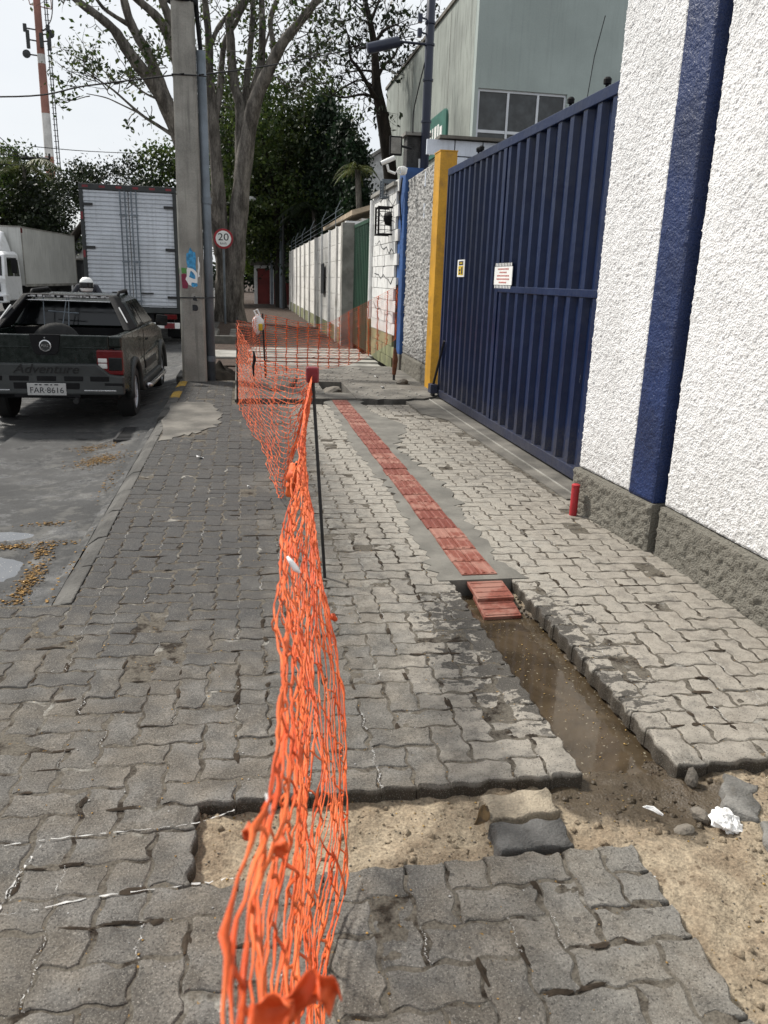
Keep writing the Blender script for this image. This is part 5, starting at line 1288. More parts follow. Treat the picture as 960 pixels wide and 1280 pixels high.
MB().box(-1.95, -.3, -1.83, -1.78, .78, 1.12).build('radiator_grille', BLACKP, wt, bevel=.02)
bmp = MB().box(-2.18, -.06, -1.95, -1.6, .38, .70).build('front_bumper', WHITEPAINT, wt, bevel=.05)
MB().box(-.55, -.18, -1.97, -1.94, .46, .62).build('headlamp', GLASS, wt, bevel=.03); MB().box(-2.05, -1.68, -1.97, -1.94, .46, .62).build('headlamp', GLASS, wt, bevel=.03)
m = MB(); 
for k in range(4): m.box(-1.32+.13*k, -1.22+.13*k, -1.812, -1.80, 1.17, 1.21)
m.build('bonnet_letters', DARKSTEEL, wt)
MB().box(.02, .22, -1.45, -1.38, 1.45, 2.0).build('door_mirror', BLACKP, wt, bevel=.03); MB().tube([(-.1, -1.4, 1.95), (.1, -1.42, 1.98)], .02, 6).build('mirror_arm', BLACKP, wt)
m = MB(); m.box(-2.0, -1.0, -.02, -.012, zhi-.25, zhi-.12); m.build('box_lettering', CLAD, wt)
for x_ in (-.3, -1.95):
    for y_ in (-1.0, 4.9): wheel(wt, x_, y_, .42, .42, .3, 1 if x_ > -1 else -1, CLAD, 6)

# --- white car half hidden behind the pole
wc = thing('parked_car', 'white car parked at the kerb, half hidden between pole and tree', 'car', (-1.93, 29.6, -.12))
pr = [(0, .35)]+arch(.75, .30, .34, PI*.97, PI*.03)+[(1.15, .24), (2.75, .24)]+arch(3.2, .30, .34, PI*.97, PI*.03)+[(3.75, .3), (3.85, .55), (3.6, .82), (2.95, .95), (.1, .98), (-.05, .75)]
MB().prism(pr, lambda u, v, w: (w*(1-.06*max(0, v-.5)), u, v), -.84, .84).build('body', WHITEPAINT, wc, bevel=.05)
cc = [[(-.78, .05, .97), (.78, .05, .97), (.76, 2.95, .95), (-.76, 2.95, .95)], [(-.62, .35, 1.42), (.62, .35, 1.42), (.60, 2.15, 1.44), (-.60, 2.15, 1.44)]]
MB().loft(cc).build('cabin', WHITEPAINT, wc, bevel=.06)
onface(cc[0][0], cc[0][1], cc[1][1], cc[1][0], .08, .92, .1, .85, .012).build('rear_window', GLASS, wc)
onface(cc[0][1], cc[0][2], cc[1][2], cc[1][1], .08, .45, .1, .88, .012).build('side_window', GLASS, wc); onface(cc[0][1], cc[0][2], cc[1][2], cc[1][1], .49, .9, .1, .88, .012).build('side_window', GLASS, wc)
for s_ in (-1, 1):
    MB().box(min(s_*.55, s_*.80), max(s_*.55, s_*.80), -.06, .06, .62, .88).build('tail_lamp', TAILRED, wc, bevel=.03)
    MB().box(s_*.93-.09, s_*.93+.09, 2.45, 2.55, .92, 1.06).build('door_mirror', WHITEPAINT, wc, bevel=.03)
    for y_ in (.75, 3.2): wheel(wc, s_*.76, y_, .30, .30, .19, s_)
MB().box(-.80, .80, -.1, .05, .3, .55).build('bumper', BLACKP, wc, bevel=.04)

# --- motorcycle and rider in the lane behind the pickup
rl_ = at(107, 356, 18)
mc = thing('motorcycle', 'dark motorcycle coming up the lane behind the pickup', 'motorcycle', (rl_.x, 18.1, -.09))
for y_ in (-.62, .62):
    wh = MB().lathe([(.22, -.05), (.29, -.045), (.30, 0), (.29, .045), (.22, .05)], Matrix.Translation((0, y_, .30)) @ Matrix.Rotation(PI/2, 4, 'Y'), 24).build('wheel', TYRE, mc, smooth=True)
    m = MB()
    for k in range(6): m.tube([(0, y_, .30), (0, y_+.23*math.cos(k*PI/3), .30+.23*math.sin(k*PI/3))], .012, 5)
    m.build('rim', ALU, wh)
MB().tube([(0, -.42, .95), (0, -.62, .30)], .035, 8).build('fork', DARKSTEEL, mc)
MB().loft([[(-.06, .55, .70), (.06, .55, .70), (.06, .55, .76), (-.06, .55, .76)], [(-.13, .2, .68), (.13, .2, .68), (.13, .2, .80), (-.13, .2, .80)], [(-.12, -.1, .70), (.12, -.1, .70), (.12, -.1, .78), (-.12, -.1, .78)]]).build('saddle', BLACKP, mc, bevel=.02)
MB().loft([[(-.10, -.08, .68), (.10, -.08, .68), (.08, -.08, .86), (-.08, -.08, .86)], [(-.15, -.3, .66), (.15, -.3, .66), (.13, -.3, .92), (-.13, -.3, .92)], [(-.07, -.5, .7), (.07, -.5, .7), (.06, -.5, .85), (-.06, -.5, .85)]]).build('tank', DKRED, mc, bevel=.03)
MB().box(-.14, .14, -.3, .2, .25, .62).build('engine', DARKSTEEL, mc, bevel=.05)
MB().tube([(-.36, -.30, .98), (-.15, -.42, .97), (.15, -.42, .97), (.36, -.30, .98)], .014, 8).build('handlebar', DARKSTEEL, mc)
MB().lathe([(.03, -.06), (.09, -.03), (.1, .04), (.095, .06)], Matrix.Translation((0, -.55, .88)) @ Matrix.Rotation(PI/2, 4, 'X'), 16).build('headlamp', LENSW, mc)
pe = thing('person', 'motorcycle rider with white helmet, only the helmet showing over the pickup', 'person', (rl_.x, 18.18, -.09))
vs = []; es = []; rad = []
def jt(p, r, par=None):
    vs.append(p); rad.append(r)
    if par is not None: es.append((par, len(vs)-1))
    return len(vs)-1
pel = jt((0, .05, .86), .15); sp1 = jt((0, .03, 1.05), .14, pel); ch1 = jt((0, -.02, 1.22), .16, sp1); nk = jt((0, -.04, 1.33), .06, ch1); jt((0, -.06, 1.40), .06, nk)
for s_ in (-1, 1):
    sh = jt((s_*.19, -.02, 1.26), .07, ch1); el = jt((s_*.30, -.14, 1.08), .048, sh); wr = jt((s_*.33, -.27, 1.01), .032, el); pm = jt((s_*.33, -.32, 1.0), .034, wr)
    for k in range(4): a = jt((s_*(.30+.02*k), -.365, 1.005), .011, pm); b = jt((s_*(.30+.02*k), -.372, .975), .010, a); jt((s_*(.30+.02*k), -.345+.004*k, .962), .009, b)
    a = jt((s_*.285, -.33, .985), .011, pm); jt((s_*.275, -.325, .962), .010, a)
    hp = jt((s_*.11, .03, .83), .10, pel); kn = jt((s_*.19, -.30, .66), .07, hp); an = jt((s_*.17, -.05, .30), .045, kn); jt((s_*.18, -.20, .25), .042, an)
me = bpy.data.meshes.new('body'); me.from_pydata(vs, es, []); po = link('body', me, pe); me.materials.append(CLOTHD)
sk = po.modifiers.new('skin', 'SKIN')
for k, r in enumerate(rad): me.skin_vertices[0].data[k].radius = (r, r)
me.skin_vertices[0].data[0].use_root = True
po.modifiers.new('sub', 'SUBSURF').levels = 1
hz = rl_.z+.09
he = MB().lathe([(.001, .155), (.07, .145), (.12, .10), (.145, .03), (.145, -.05), (.125, -.12), (.10, -.14)], Matrix.Translation((0, -.07, hz)), 24).build('helmet', WHITEP, pe, smooth=True)
m = MB(); m.grid(12, 6, lambda u, v: (.152*math.sin((u-.5)*2.5)*(1-.0*v), -.07-.152*math.cos((u-.5)*2.5), hz-.065+.115*v)); vz = m.build('visor', GLASS, he, smooth=True); vz.modifiers.new('thick', 'SOLIDIFY').thickness = .006

# ------------------------------------------------------------------ orange safety nets and their rods
def rod(lab, p0, p1, r=.008, cap=None):
    t = thing('steel_rod', lab, 'rod', p0); d = Vector(p1)-Vector(p0)
    MB().tube([(0, 0, -.05), d], r, 8).build('bar', DARKSTEEL, t)
    if cap: MB().box(-.03, .03, -.03, .03, -.055, .02, Matrix.Translation(d)).build('cap', DKRED, t, bevel=.008)
    return t
rod('black steel rod with red cap nearest the camera', (.40, 3.85, 0), (.325, 3.85, 1.07), .0085, True)
rod('dark steel rod at the far corner of the orange net', (-.09, 9.75, 0), (-.07, 9.75, 1.03), .011)
rod('thin dark steel rod behind, where the net turns across the path', (.32, 12.14, 0), (.28, 12.1, .98), .014)
t = rod('rusty rod by the blue pilaster holding the far net end', (2.27, 12.02, 0), (2.27, 12.02, 1.45), .02)
MB().tube([(0, 0, .12), (.01, -.01, .35), (0, 0, .52)], [.03, .045, .02], 8).build('orange_wrap', RUST, t)

def sample(P, n):
    C = np.array([tuple(p) for p in cr(P, 12)]); d = np.r_[0, np.cumsum(np.linalg.norm(np.diff(C, axis=0), axis=1))]
    s = np.linspace(0, d[-1], n); return np.stack([np.interp(s, d, C[:, k]) for k in range(3)], 1), d[-1]
def net(name, lab, top, bot, rows, pitch, wd, wob, seed, wobz=.5, far=1.0, ww=None):
    ww = ww or wd
    "a sheet of plastic mesh: ribbons along the length, short cross webs that flare at the nodes"
    _, Ln = sample(top, 50)
    sub = 6; nc = int(Ln/pitch); n = nc*sub+1
    T_, _ = sample(top, n); B_, _ = sample(bot, n)
    # match the two edges by their place along the street, not by arc length
    r = np.random.RandomState(seed)
    t = np.linspace(0, 1, rows); S_ = np.linspace(0, Ln, n)
    G_ = B_[None]*(1-t[:, None, None])+T_[None]*t[:, None, None]
    tt, ss = np.meshgrid(t, S_, indexing='ij')
    amp = wob*np.clip(np.linalg.norm(T_-B_, axis=1)/.5, .12, 1.2)[None]
    dn = (fbm(ss*1.5, tt*2.5, seed, 2)-.5)*2*amp+(vnoise(ss*6, tt*rows*.9, seed+5)-.5)*amp*.8
    dl = np.gradient(T_, axis=0); dl /= np.linalg.norm(dl, axis=1)[:, None]
    nrm = np.stack([dl[:, 1], -dl[:, 0], 0*dl[:, 0]], 1)
    G_ = G_+nrm[None]*dn[..., None]
    G_[..., 2] += ((vnoise(ss*4, tt*9, seed+8)-.5)*wob*wobz*np.minimum(1, amp/wob))
    G_ = G_+r.normal(0, 1, G_.shape)*np.array((.0011, .0006, .0011))*np.minimum(1, amp/wob)[..., None]
    G_[..., 2] = np.maximum(G_[..., 2], .004)
    V = []; F = []
    def strip(P, W, th):
        "ribbon: P points, W half-width vectors, th half thickness vectors"
        b = len(V); m = len(P)
        for p, w_, h_ in zip(P, W, th): V.extend((p-w_-h_, p+w_-h_, p+w_+h_, p-w_+h_))
        for k in range(m-1):
            for q in range(4): F.append((b+4*k+q, b+4*k+(q+1) % 4, b+4*k+4+(q+1) % 4, b+4*k+4+q))
    vert = np.gradient(G_, axis=0); vert /= np.maximum(np.linalg.norm(vert, axis=2), 1e-6)[..., None]
    tw = (vnoise(ss*9, tt*rows*1.3+seed, seed+2)-.5)*4.4
    for i in range(rows):
        edge = i in (0, rows-1)
        c, s_ = np.cos(tw[i])[:, None], np.sin(tw[i])[:, None]
        W = (vert[i]*c+nrm*s_)*(wd*(1.05 if edge else 1)); H_ = (-vert[i]*s_+nrm*c)*.0009*far
        kk = np.minimum(np.arange(n) % sub, sub-np.arange(n) % sub)
        node = np.select([kk == 0, kk == 1], [1.8, 1.2], .75)[:, None]
        strip(G_[i], W*node*(.75+.5*vnoise(ss[i]*15, np.full(n, i*3.7), seed+4))[:, None], H_)
    for i in range(rows-1):
        for k in range(0, n, sub):
            j = min(n-1, k)
            a, b = G_[i, j], G_[i+1, j]; L_ = np.linalg.norm(b-a)
            if L_ < .004: continue
            sag = dl[j]*r.normal(0, .006)+nrm[j]*r.normal(0, .004)
            P = [a, a*.7+b*.3+sag, a*.3+b*.7+sag, b]
            W = [dl[j]*ww*f for f in (1.9, 1.15, 1.15, 1.9)]
            strip(P, W, [nrm[j]*.0009*far]*4)
    o = link(name, fast_mesh(name, V, F, PLASTIC)); return tag(o, lab, 'safety net')
near = net('safety_net', 'crumpled orange safety net running past the camera in the foreground',
    [(.325, 3.85, 1.05), (.23, 3.08, .985), (.14, 2.15, .98), (.09, 1.70, .98), (.05, 1.27, .98), (.022, .81, .98), (.008, .62, .98), (-.004, .42, .975), (-.02, .1, .97), (-.05, -.5, .96)],
    [(.315, 3.82, .93), (.25, 3.36, .79), (.23, 2.9, .67), (.245, 2.4, .50), (.25, 2.05, .26), (.225, 1.72, .06), (.165, 1.42, .01), (.11, 1.05, .01), (.06, .6, .01), (0, -.4, .01)], 38, .125, .0022, .030, 5, ww=.0030)
mid = net('safety_net', 'sagging orange safety net between the capped rod and the corner rod',
    [(-.07, 9.75, .99), (.04, 8.6, .80), (.12, 7.6, .76), (.26, 5.8, .89), (.325, 3.87, 1.05)],
    [(-.09, 9.75, .02), (.02, 8.3, .02), (.12, 7.2, .02), (.22, 5.4, .04), (.25, 4.5, .34), (.315, 3.9, .92)], 27, .16, .0019, .03, 9, far=1, ww=.003)
across = net('safety_net', 'orange safety net stretched across the path to the blue pilaster',
    [(-.07, 9.76, 1.0), (.08, 11.0, .90), (.28, 12.1, .96), (1.13, 12.12, .84), (1.61, 12.1, 1.06), (2.27, 12.0, 1.43)],
    [(-.09, 9.76, .02), (.10, 11.0, .02), (.32, 12.12, .07), (1.14, 12.15, .17), (1.7, 12.12, .30), (2.27, 12.0, .66)], 29, .16, .0028, .02, 13, far=1.2, ww=.0060)
def parts_of(o, name, mb, mat, smooth=True):
    return mb.build(name, mat, o, smooth=smooth)
kn_ = at(370, 594, 3.0)
m = MB()
def knot(c, s, seed):
    m.grid(20, 12, lambda u, v: tuple(Vector(c)+Vector((math.sin(PI*v)*math.cos(2*PI*u), math.sin(PI*v)*math.sin(2*PI*u), 1.5*math.cos(PI*v)))*s*(.55+.9*float(vnoise(u*8, v*7, seed)))))
knot(kn_, .030, 3); knot(kn_+Vector((-.02, 0, -.05)), .022, 4); parts_of(near, 'knot', m, PLASTIC)
m = MB(); m.tube([kn_+Vector((.035*math.cos(a), -.035, .052*math.sin(a))) for a in np.linspace(-1.9, 1.7, 12)], .0055, 6); parts_of(near, 'black_tie', m, BLACKP)
m = MB(); c = at(317, 452, 7.7); m.tube([c+Vector((0, 0, .10)), c+Vector((.01, 0, .03)), c+Vector((-.005, 0, -.05)), c+Vector((.0, 0, -.14))], [.008, .015, .012, .006], 8); parts_of(mid, 'black_tie', m, BLACKP)
# torn flaps of the net close to the lens
def flap(name, px, py, Y, s, seed, rot):
    c = at(px, py, Y); m = MB()
    def f(u, v):
        a, b = (u-.5)*s, (v-.5)*s*.8*(1-.7*abs(u-.5)*1.6)
        w_ = (vnoise(u*3, v*3, seed)-.5)*s*1.1
        q = _r*(a*math.cos(rot)-b*math.sin(rot))+_u*(a*math.sin(rot)+b*math.cos(rot))+_f*w_
        return c+q
    m.grid(9, 7, f); o = m.build(name, PLASTIC, near, smooth=True); o.modifiers.new('thick', 'SOLIDIFY').thickness = .0016
for a in ((402, 1238, .56, .036, 3, -.75), (372, 1255, .53, .045, 5, .9), (338, 1268, .49, .034, 7, .2), (352, 1060, .70, .022, 11, 1.2), (312, 1040, .68, .018, 17, 1.4)): flap('torn_flap', *a)
m = MB(); c = at(367, 707, 1.38); m.tube([c+_u*.017-_r*.012, c+_u*.007-_r*.005, c-_u*.006+_r*.004, c-_u*.014+_r*.012], [.002, .005, .006, .002], 8)
parts_of(near, 'white_tape', m, PAPER)
m = MB(); c = at(336, 1006, .72); m.tube([c+_u*.012-_r*.003, c, c-_u*.011+_r*.002], [.001, .0026, .0008], 6); parts_of(near, 'white_tape', m, PAPER)
m = MB(); m.tube(cr([at(416, 1065, 1.5), at(424, 1085, 1.48), at(430, 1105, 1.46), at(431, 1118, 1.46)], 5), .0028, 5); m.tube([at(415, 770, 2.3), at(420, 775, 2.28)], [.012, .007], 6); parts_of(near, 'loose_strand', m, PLASTIC)
# bag hung on the net
bgp = at(322, 406, 12.0); bag = thing('plastic_bag', 'white and yellow plastic bag hung where the far nets meet', 'bag', bgp)
m = MB(); m.grid(16, 10, lambda u, v: tuple(Vector((.08*math.sin(PI*v)*math.cos(2*PI*u), .04*math.sin(PI*v)*math.sin(2*PI*u), .12*math.cos(PI*v)))*(.6+.8*float(vnoise(u*6, v*5, 2)))))
m.build('film', PAPER, bag, smooth=True)
MB().box(.01, .07, -.06, -.04, -.08, .02).build('yellow_print', SIGNYEL, bag, bevel=.02)
MB().tube([(0, 0, .1), (-.05, 0, .2), (.0, 0, .22), (.04, 0, .12)], .012, 6).build('handle', PAPER, bag)

# ------------------------------------------------------------------ trees
def leaves(P, size, flat_=.0, drop=.3):
    "one small folded leaf per point"
    P = np.asarray(P, float); N = len(P)
    d = nr.normal(0, 1, (N, 3)); d[:, 2] -= drop; d /= np.linalg.norm(d, axis=1)[:, None]
    e = nr.normal(0, 1, (N, 3)); e -= (e*d).sum(1)[:, None]*d; e /= np.linalg.norm(e, axis=1)[:, None]
    s = (size[0]+(size[1]-size[0])*nr.rand(N))[:, None]
    V = np.stack([P-d*s*.5, P+e*s*.28, P+d*s*.5, P-e*s*.28], 1).reshape(-1, 3)
    F = np.arange(4*N).reshape(-1, 4); return V, F
def crown_pts(c, R, clumps, per, cs, seed, shell=.55, low=-1):
    r = np.random.RandomState(seed); out_ = []
    while len(out_) < clumps:
        v = r.normal(0, 1, 3); v /= np.linalg.norm(v)
        q = (shell+(1-shell)*r.rand())*(.8+.5*vnoise(v[0]*2.2+9, v[1]*2.2+v[2]*3, seed)); v = v*q
        if v[2] > low: out_.append(v)
    C_ = np.array(c)+np.array(out_)*np.array(R)
    k = cs*(.6+.8*r.rand(clumps))
    P = (C_[:, None]+r.normal(0, 1, (clumps, per, 3))*k[:, None, None]*np.array((1, 1, .55))).reshape(-1, 3)
    return C_, P
def tree(lab, base, c, R, clumps, per, size, cs, mat, seed, tr=.25, group=None, name='tree', bark=BARKD, low=-.9, shell=.5, limbs=9):
    t = thing(name, lab, 'tree', base, 0, group); b = Vector(base)
    C_, P = crown_pts(c, R, clumps, per, cs, seed, shell, low)
    V, F = leaves(P-np.array(b), size); link('crown', fast_mesh('crown', V, F, mat), t)
    m = MB(); cc_ = Vector(c)-b; r = random.Random(seed)
    fork = Vector((cc_.x*.5, cc_.y*.5, max(.6, (cc_.z-R[2]*.75))))
    m.tube(cr([(0, 0, -.2), (r.uniform(-.1, .1), 0, fork.z*.5), fork], 5), np.linspace(tr, tr*.75, 11), 9)
    for k in range(limbs):
        e = Vector(C_[r.randrange(len(C_))])-b; md = fork.lerp(e, .5)+Vector((r.uniform(-.4, .4), 0, r.uniform(.1, .5)))
        m.tube(cr([fork, md, e], 5), np.linspace(tr*.5, .02, 11), 6)
    m.build('trunk', bark, t, smooth=True); return t
def gnd(px, Y, z=0):
    p = at(px, 400, Y); return (p.x, Y, z)
tree('big dark broad tree filling the middle behind the grey tree', gnd(352, 42), at(352, 215, 42), (3.3, 3.0, 4.6), 260, 110, (.12, .27), .5, LEAF_A, 1, .32)
tree('dark tree behind the street sign, left of the broad tree', gnd(285, 47), at(287, 220, 47), (2.5, 2.6, 4.6), 150, 70, (.14, .32), .5, LEAF_D, 2, .28)
tree('shadowy dark tree low over the panel wall', gnd(395, 46), at(385, 262, 46), (3.4, 3, 3.2), 170, 80, (.14, .32), .5, LEAF_D, 3, .28)
tree('dense dark tree closing the end of the path', gnd(345, 62), at(342, 255, 62), (5.5, 4, 5.6), 240, 70, (.2, .45), .7, LEAF_D, 4, .3)
tree('light green bush left of the guard house', gnd(322, 50), at(324, 318, 50), (1.7, 1.2, 1.6), 60, 70, (.12, .26), .35, LEAF_L, 5, .1, name='bush')
tree('dark rounded tree rising behind the white delivery truck', gnd(20, 52, -.1), at(14, 262, 52), (3.0, 3, 3.3), 190, 110, (.12, .26), .5, LEAF_A, 6, .3)
tree('smaller dark tree between the delivery truck and the cell tower', gnd(62, 50, -.1), at(50, 275, 50), (1.3, 2, 2.0), 60, 80, (.15, .30), .5, LEAF_D, 7, .22)
tree('spreading dark tree with open limbs above the box truck', gnd(85, 46, -.1), at(148, 238, 44), (3.2, 2.4, 1.6), 90, 90, (.10, .22), .40, LEAF_D, 8, .26, limbs=14, low=-.7)
tree('low dark tree behind the box truck beside the pole', gnd(205, 46, -.1), at(205, 238, 46), (1.9, 2, 2.2), 70, 70, (.14, .28), .45, LEAF_A, 9, .2)
def conifer(lab, px, Y, ztop, zbot, R, seed):
    b = Vector(gnd(px, Y)); t = thing('conifer', lab, 'tree', b); r = np.random.RandomState(seed); P = []
    for k in range(210):
        q = r.rand()**.8; z = zbot+(ztop-zbot)*q; a = r.rand()*2*PI; rr_ = R*(1-q)**.6*(.55+.55*r.rand())
        P.append(np.array((math.cos(a)*rr_, math.sin(a)*rr_, z))+r.normal(0, 1, (36, 3))*np.array((.22, .22, .30)))
    V, F = leaves(np.concatenate(P), (.10, .26), drop=-.6); link('crown', fast_mesh('crown', V, F, LEAF_C), t)
    MB().tube([(0, 0, 0), (0, 0, ztop*.9)], [.16, .03], 8).build('trunk', BARKD, t)
conifer('tall pointed dark conifer left of the bare tree', 427, 38, at(430, 158, 38).z, 2.0, 1.15, 1)
conifer('shorter conifer just right of the tall pointed one', 442, 36, at(441, 182, 36).z, 1.5, .62, 2)
conifer('broad dark conifer between the wall and the broad tree', 405, 40, at(404, 122, 40).z, 2.0, 1.6, 3)
def palm(lab, top, base, n, ln, seed, mat=LEAF_P, lean=0):
    t = thing('palm_tree', lab, 'tree', base); b = Vector(base); r = random.Random(seed); tp = Vector(top)-b
    MB().tube(cr([(0, 0, 0), tp*.5+Vector((.1, 0, 0)), tp], 5), np.linspace(.16, .10, 11), 8).build('trunk', BARK, t, smooth=True)
    for k in range(n):
        a = 2*PI*k/n+r.uniform(-.2, .2); up_ = r.uniform(.2, 1.1); L_ = ln*r.uniform(.8, 1.1); m = MB()
        d = Vector((math.cos(a), math.sin(a), 0)); P = [tp+d*(L_*s)+Vector((0, 0, L_*(up_*s-(.75+up_*.55)*s*s))) for s in np.linspace(0, 1, 9)]
        m.tube(P, np.linspace(.03, .006, 9), 4)
        sd_ = Vector((-d.y, d.x, 0))
        for s in np.linspace(.12, .98, 26):
            i = min(7, int(s*8)); p = P[i].lerp(P[i+1], s*8-i); l_ = L_*.30*math.sin(PI*min(1, s*.85+.15))
            for q in (-1, 1):
                e = p+sd_*q*l_*.75+d*l_*.35-Vector((0, 0, l_*r.uniform(.25, .7))); w_ = d*.022*ln
                m.add([p-w_, p+w_, e], [(0, 1, 2)])
        m.build('frond', mat, t)
palm('palm crown sticking out above the trees at far left', at(30, 208, 50), gnd(34, 50, -.1), 11, 2.4, 1)
palm('arching palm between the conifers and the cracked wall', at(447, 212, 31), gnd(447, 31), 12, 1.0, 2)
palm('dark palm inside the greenery above the panel wall', at(392, 262, 39), gnd(394, 39), 13, 2.0, 3, LEAF_D)

# branching helper for the grey tree and the bare tree
def grow(m, p, d, ln, r, depth, tips, rg, spread=.55, up_=.12, shrink=.72):
    P = [p]; q = p.copy(); dd = d.copy()
    for k in range(3):
        dd = (dd+Vector((rg.gauss(0, .16), rg.gauss(0, .16), rg.gauss(up_*.5, .12)))).normalized(); q = q+dd*ln/3; P.append(q.copy())
    m.tube(P, [r, r*.88, r*.76, r*.62], 6 if r > .03 else 4, False)
    if depth == 0: tips.append((q, dd)); return
    for k in range(rg.choice((2, 2, 3))):
        nd = (dd+Vector((rg.gauss(0, spread), rg.gauss(0, spread), rg.gauss(up_, spread*.7)))).normalized()
        grow(m, q if k else q, nd, ln*rg.uniform(.6, .95), r*rg.uniform(.5, shrink), depth-1, tips, rg, spread, up_, shrink)
    if depth < 3: tips.append((q, dd))
gb = at(284, 405, 27.5); gb.z = 0
gtree = thing('street_tree', 'big grey barked tree with many trunks fanning up behind the pole', 'tree', gb)
limbs = [
 ([(276, 412, 0), (279, 372, 0), (279, 320, 0), (273, 240, 0), (266, 150, 0), (262, 100, .2), (261, 50, .3), (256, 0, .4), (250, -60, .5)], (.34, .30, .28, .24, .20, .16, .13, .11, .07)),
 ([(296, 412, -.1), (292, 372, -.1), (294, 330, -.1), (299, 262, -.1), (307, 190, -.2), (318, 130, -.4), (334, 92, -.6), (352, 56, -.9), (371, 32, -1.1), (396, 0, -1.3), (425, -45, -1.5)], (.42, .38, .36, .33, .29, .25, .21, .18, .15, .12, .08)),
 ([(284, 412, .2), (284, 360, .2), (288, 300, .2)], (.5, .46, .3)),
 ([(301, 230, 0), (302, 187, .1), (300, 131, .3), (292, 103, .4), (288, 47, .5), (287, 25, .6), (300, 8, .8), (318, -30, 1)], (.26, .24, .20, .18, .15, .14, .12, .08)),
 ([(303, 150, .3), (308, 105, .5), (315, 37, .8), (316, -5, 1), (316, -60, 1.2)], (.14, .12, .10, .09, .06)),
 ([(320, 125, -.4), (326, 84, -.2), (328, 37, 0), (327, 0, .2), (326, -60, .3)], (.16, .14, .12, .10, .07)),
 ([(337, 88, -.6), (342, 60, -.5), (338, 25, -.4), (350, -10, -.4), (362, -50, 0)], (.12, .10, .09, .08, .05)),
 ([(268, 150, .1), (275, 112, .3), (280, 56, .8), (294, 30, 1.0), (310, 0, 1.2)], (.14, .12, .10, .08, .06)),
 ([(262, 60, .2), (272, 36, .5), (288, 14, .8)], (.10, .09, .07)),
 ([(281, 330, .1), (266, 265, -.3), (243, 220, -.7), (226, 180, -1.0), (207, 133, -1.4), (190, 103, -1.7), (170, 78, -2.0), (153, 53, -2.2), (142, 37, -2.4), (120, 18, -2.6), (98, 2, -2.8), (60, -35, -3.1)], (.30, .27, .25, .235, .22, .205, .19, .17, .14, .12, .11, .06)),
 ([(222, 172, -1.0), (212, 135, -1.2), (200, 103, -1.3), (187, 72, -1.5), (173, 47, -1.6), (163, 28, -1.7), (155, 0, -1.8), (147, -40, -1.9)], (.20, .19, .175, .165, .15, .14, .12, .08)),
 ([(163, 32, -1.7), (140, 18, -1.9), (125, 5, -2.0), (110, -20, -2.1)], (.08, .06, .05, .04)),
 ([(250, 240, -.4), (233, 120, -.4), (216, 62, -.6), (207, 37, -.8), (193, 18, -1.0), (168, -4, -1.2), (140, -30, -1.4)], (.24, .22, .19, .17, .14, .11, .07)),
 ([(222, 75, -.5), (212, 25, -.6), (203, 0, -.7), (196, -40, -.8)], (.17, .15, .13, .09)),
 ([(218, 170, -1.1), (196, 156, -1.3), (175, 142, -1.5), (142, 113, -1.8), (120, 98, -2.0), (103, 87, -2.2)], (.07, .055, .045, .03, .022, .015)),
 ([(175, 142, -1.5), (150, 130, -1.7), (132, 122, -1.9), (108, 117, -2.1)], (.03, .022, .018, .012)),
 ([(200, 125, -1.4), (182, 117, -1.6), (165, 104, -1.8), (150, 96, -2)], (.04, .03, .02, .014)),
 ([(301, 150, .2), (311, 120, .5), (322, 85, .9), (330, 60, 1.1), (340, 30, 1.2)], (.09, .08, .07, .05, .035)),
]
m = MB(); rg = random.Random(12); tips = []
for pts, rad_ in limbs:
    P = cr([at(a, b, 27.5+c)-gb for a, b, c in pts], 4)
    R_ = .88*np.interp(np.linspace(0, len(pts)-1, len(P)), range(len(pts)), rad_)*(1+.06*np.sin(np.arange(len(P))*1.7))
    m.tube(P, R_, 10 if rad_[0] > .1 else 6)
m.build('trunk', BARK, gtree, smooth=True)
m = MB()
def tw(a, b, c, n, ln, depth, dx=0, dz=.3, r=.018):
    for k in range(n):
        p = at(a+rg.uniform(-10, 10), b+rg.uniform(-8, 8), 27.5+c)-gb
        grow(m, p, Vector((dx+rg.gauss(0, .5), rg.gauss(0, .5), dz+rg.gauss(0, .4))).normalized(), ln, r, depth, tips, rg)
for a in ((120, 98, -2, 7, .5, 2, -.5, .5), (140, 112, -1.8, 7, .5, 2, -.3, .4), (165, 108, -1.8, 6, .5, 2, -.2, .3), (108, 117, -2.1, 4, .4, 2, -.6, .1), (180, 140, -1.5, 4, .35, 1, 0, -.4), (205, 65, -1.0, 7, .45, 2, -.2, .1), (200, 90, -1.2, 6, .4, 2, -.1, 0),
          (250, 30, .3, 7, .6, 2, 0, .3), (268, 60, .3, 6, .6, 2, 0, .2), (285, 15, .6, 6, .6, 2, .2, .3), (245, 80, .3, 5, .5, 2, 0, 0), (310, 50, .6, 6, .6, 2, .3, .2), (335, 30, .0, 7, .6, 2, .3, .3), (345, 95, -.6, 6, .5, 2, .6, .1), (365, 70, -.9, 7, .6, 2, .6, .2), (385, 20, -1.2, 8, .7, 2, .5, .2), (375, 45, -1, 6, .6, 2, .6, .0), (360, 110, -.8, 5, .5, 2, .6, 0), (300, 80, .4, 5, .5, 2, 0, .1), (110, -10, -2.8, 6, .6, 2, -.4, .3), (150, -10, -1.9, 5, .6, 2, 0, .4), (215, -10, -.7, 6, .6, 2, 0, .4), (320, -20, .5, 8, .7, 2, .1, .4), (270, -20, .4, 8, .7, 2, 0, .4), (400, -10, -1.3, 8, .7, 2, .5, .4), (262, 130, .2, 3, .4, 2, .3, 0)): tw(*a)
m.build('twigs', BARK, gtree)
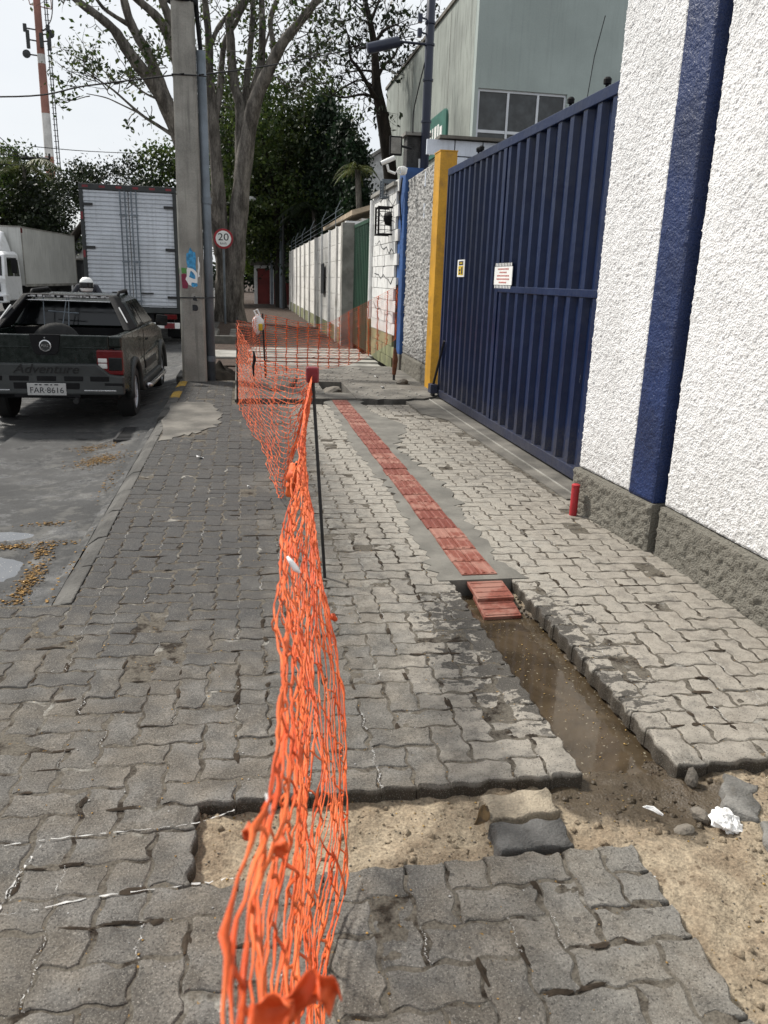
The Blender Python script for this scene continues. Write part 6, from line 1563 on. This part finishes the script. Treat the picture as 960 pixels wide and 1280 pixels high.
P = np.array([tuple(p) for p, d in tips]); P = (P[:, None]+nr.normal(0, .12, (len(P), 6, 3))).reshape(-1, 3); P = P[nr.rand(len(P)) < .5]
V, F = leaves(P, (.08, .19)); link('crown', fast_mesh('crown', V, F, LEAF_A), gtree)

bb = at(490, 220, 31); bb.z = 0
bt_ = thing('bare_tree', 'thin nearly leafless tree leaning behind the wall', 'tree', bb)
m = MB(); tips = []; rg = random.Random(31)
main = [(494, 330, 0), (490, 240, 0), (484, 185, 0), (477, 140, 0), (471, 110, .1), (469, 75, .2), (466, 45, .2), (461, 20, .3), (455, -5, .4)]
P = cr([at(a, b, 31+c)-bb for a, b, c in main], 4); m.tube(P, np.interp(np.linspace(0, 8, len(P)), range(9), (.30, .27, .25, .22, .18, .14, .12, .10, .08)), 9)
for pts, r0 in (([(475, 130, 0), (462, 110, -.3), (448, 85, -.6), (438, 72, -.8), (436, 45, -1)], .09), ([(470, 100, 0), (480, 82, .4), (494, 68, .8), (500, 45, 1)], .08), ([(468, 55, .2), (480, 38, .5), (497, 30, .8)], .08), ([(466, 50, .2), (455, 60, .0), (440, 55, -.3), (432, 35, -.5)], .06), ([(463, 28, .3), (472, 5, .6), (480, -20, .8)], .07), ([(474, 125, 0), (455, 118, .3), (430, 122, .6), (415, 118, .8)], .06), ([(472, 112, .1), (452, 100, .2), (432, 108, .4), (412, 122, .6)], .05), ([(470, 90, .1), (452, 88, .4), (425, 92, .7)], .05)):
    P = cr([at(a, b, 31+c)-bb for a, b, c in pts], 4); m.tube(P, np.linspace(r0, r0*.35, len(P)), 6)
    for k in range(7):
        p = P[rg.randrange(2, len(P))]; grow(m, p, Vector((rg.gauss(0, .7), rg.gauss(0, .5), rg.gauss(.25, .5))).normalized(), .75, .022, 3, tips, rg, .6, .1)
for k in range(8): grow(m, at(rg.uniform(455, 470), rg.uniform(-5, 40), 31.3)-bb, Vector((rg.gauss(0, .8), rg.gauss(0, .5), .4)).normalized(), .8, .03, 3, tips, rg, .6, .1)
m.build('trunk', BARKD, bt_, smooth=True)
P = np.array([tuple(p) for p, d in tips]); P = (P[:, None]+nr.normal(0, .16, (len(P), 3, 3))).reshape(-1, 3); P = P[nr.rand(len(P)) < .42]
V, F = leaves(P, (.10, .26), drop=1.0); link('crown', fast_mesh('crown', V, F, LEAF_D), bt_)
# far wood closing the view along both sides of the road
C_ = []; 
for k in range(16):
    x_ = -46+4.2*k+rnd.uniform(-1, 1)
    if -26 < x_ < -3: z_ = 1.2
    else: z_ = 3.0
    _, Pp = crown_pts((x_, 105+rnd.uniform(-6, 6), z_), (3.6, 3, z_*1.1), 40, 40, .8, 60+k, .4, -1); C_.append(Pp)
V, F = leaves(np.concatenate(C_), (.3, .7)); stuff(link('far_trees', fast_mesh('far_trees', V, F, LEAF_D)), 'far dark wood beyond the end of the road')
bpy.context.view_layer.update()
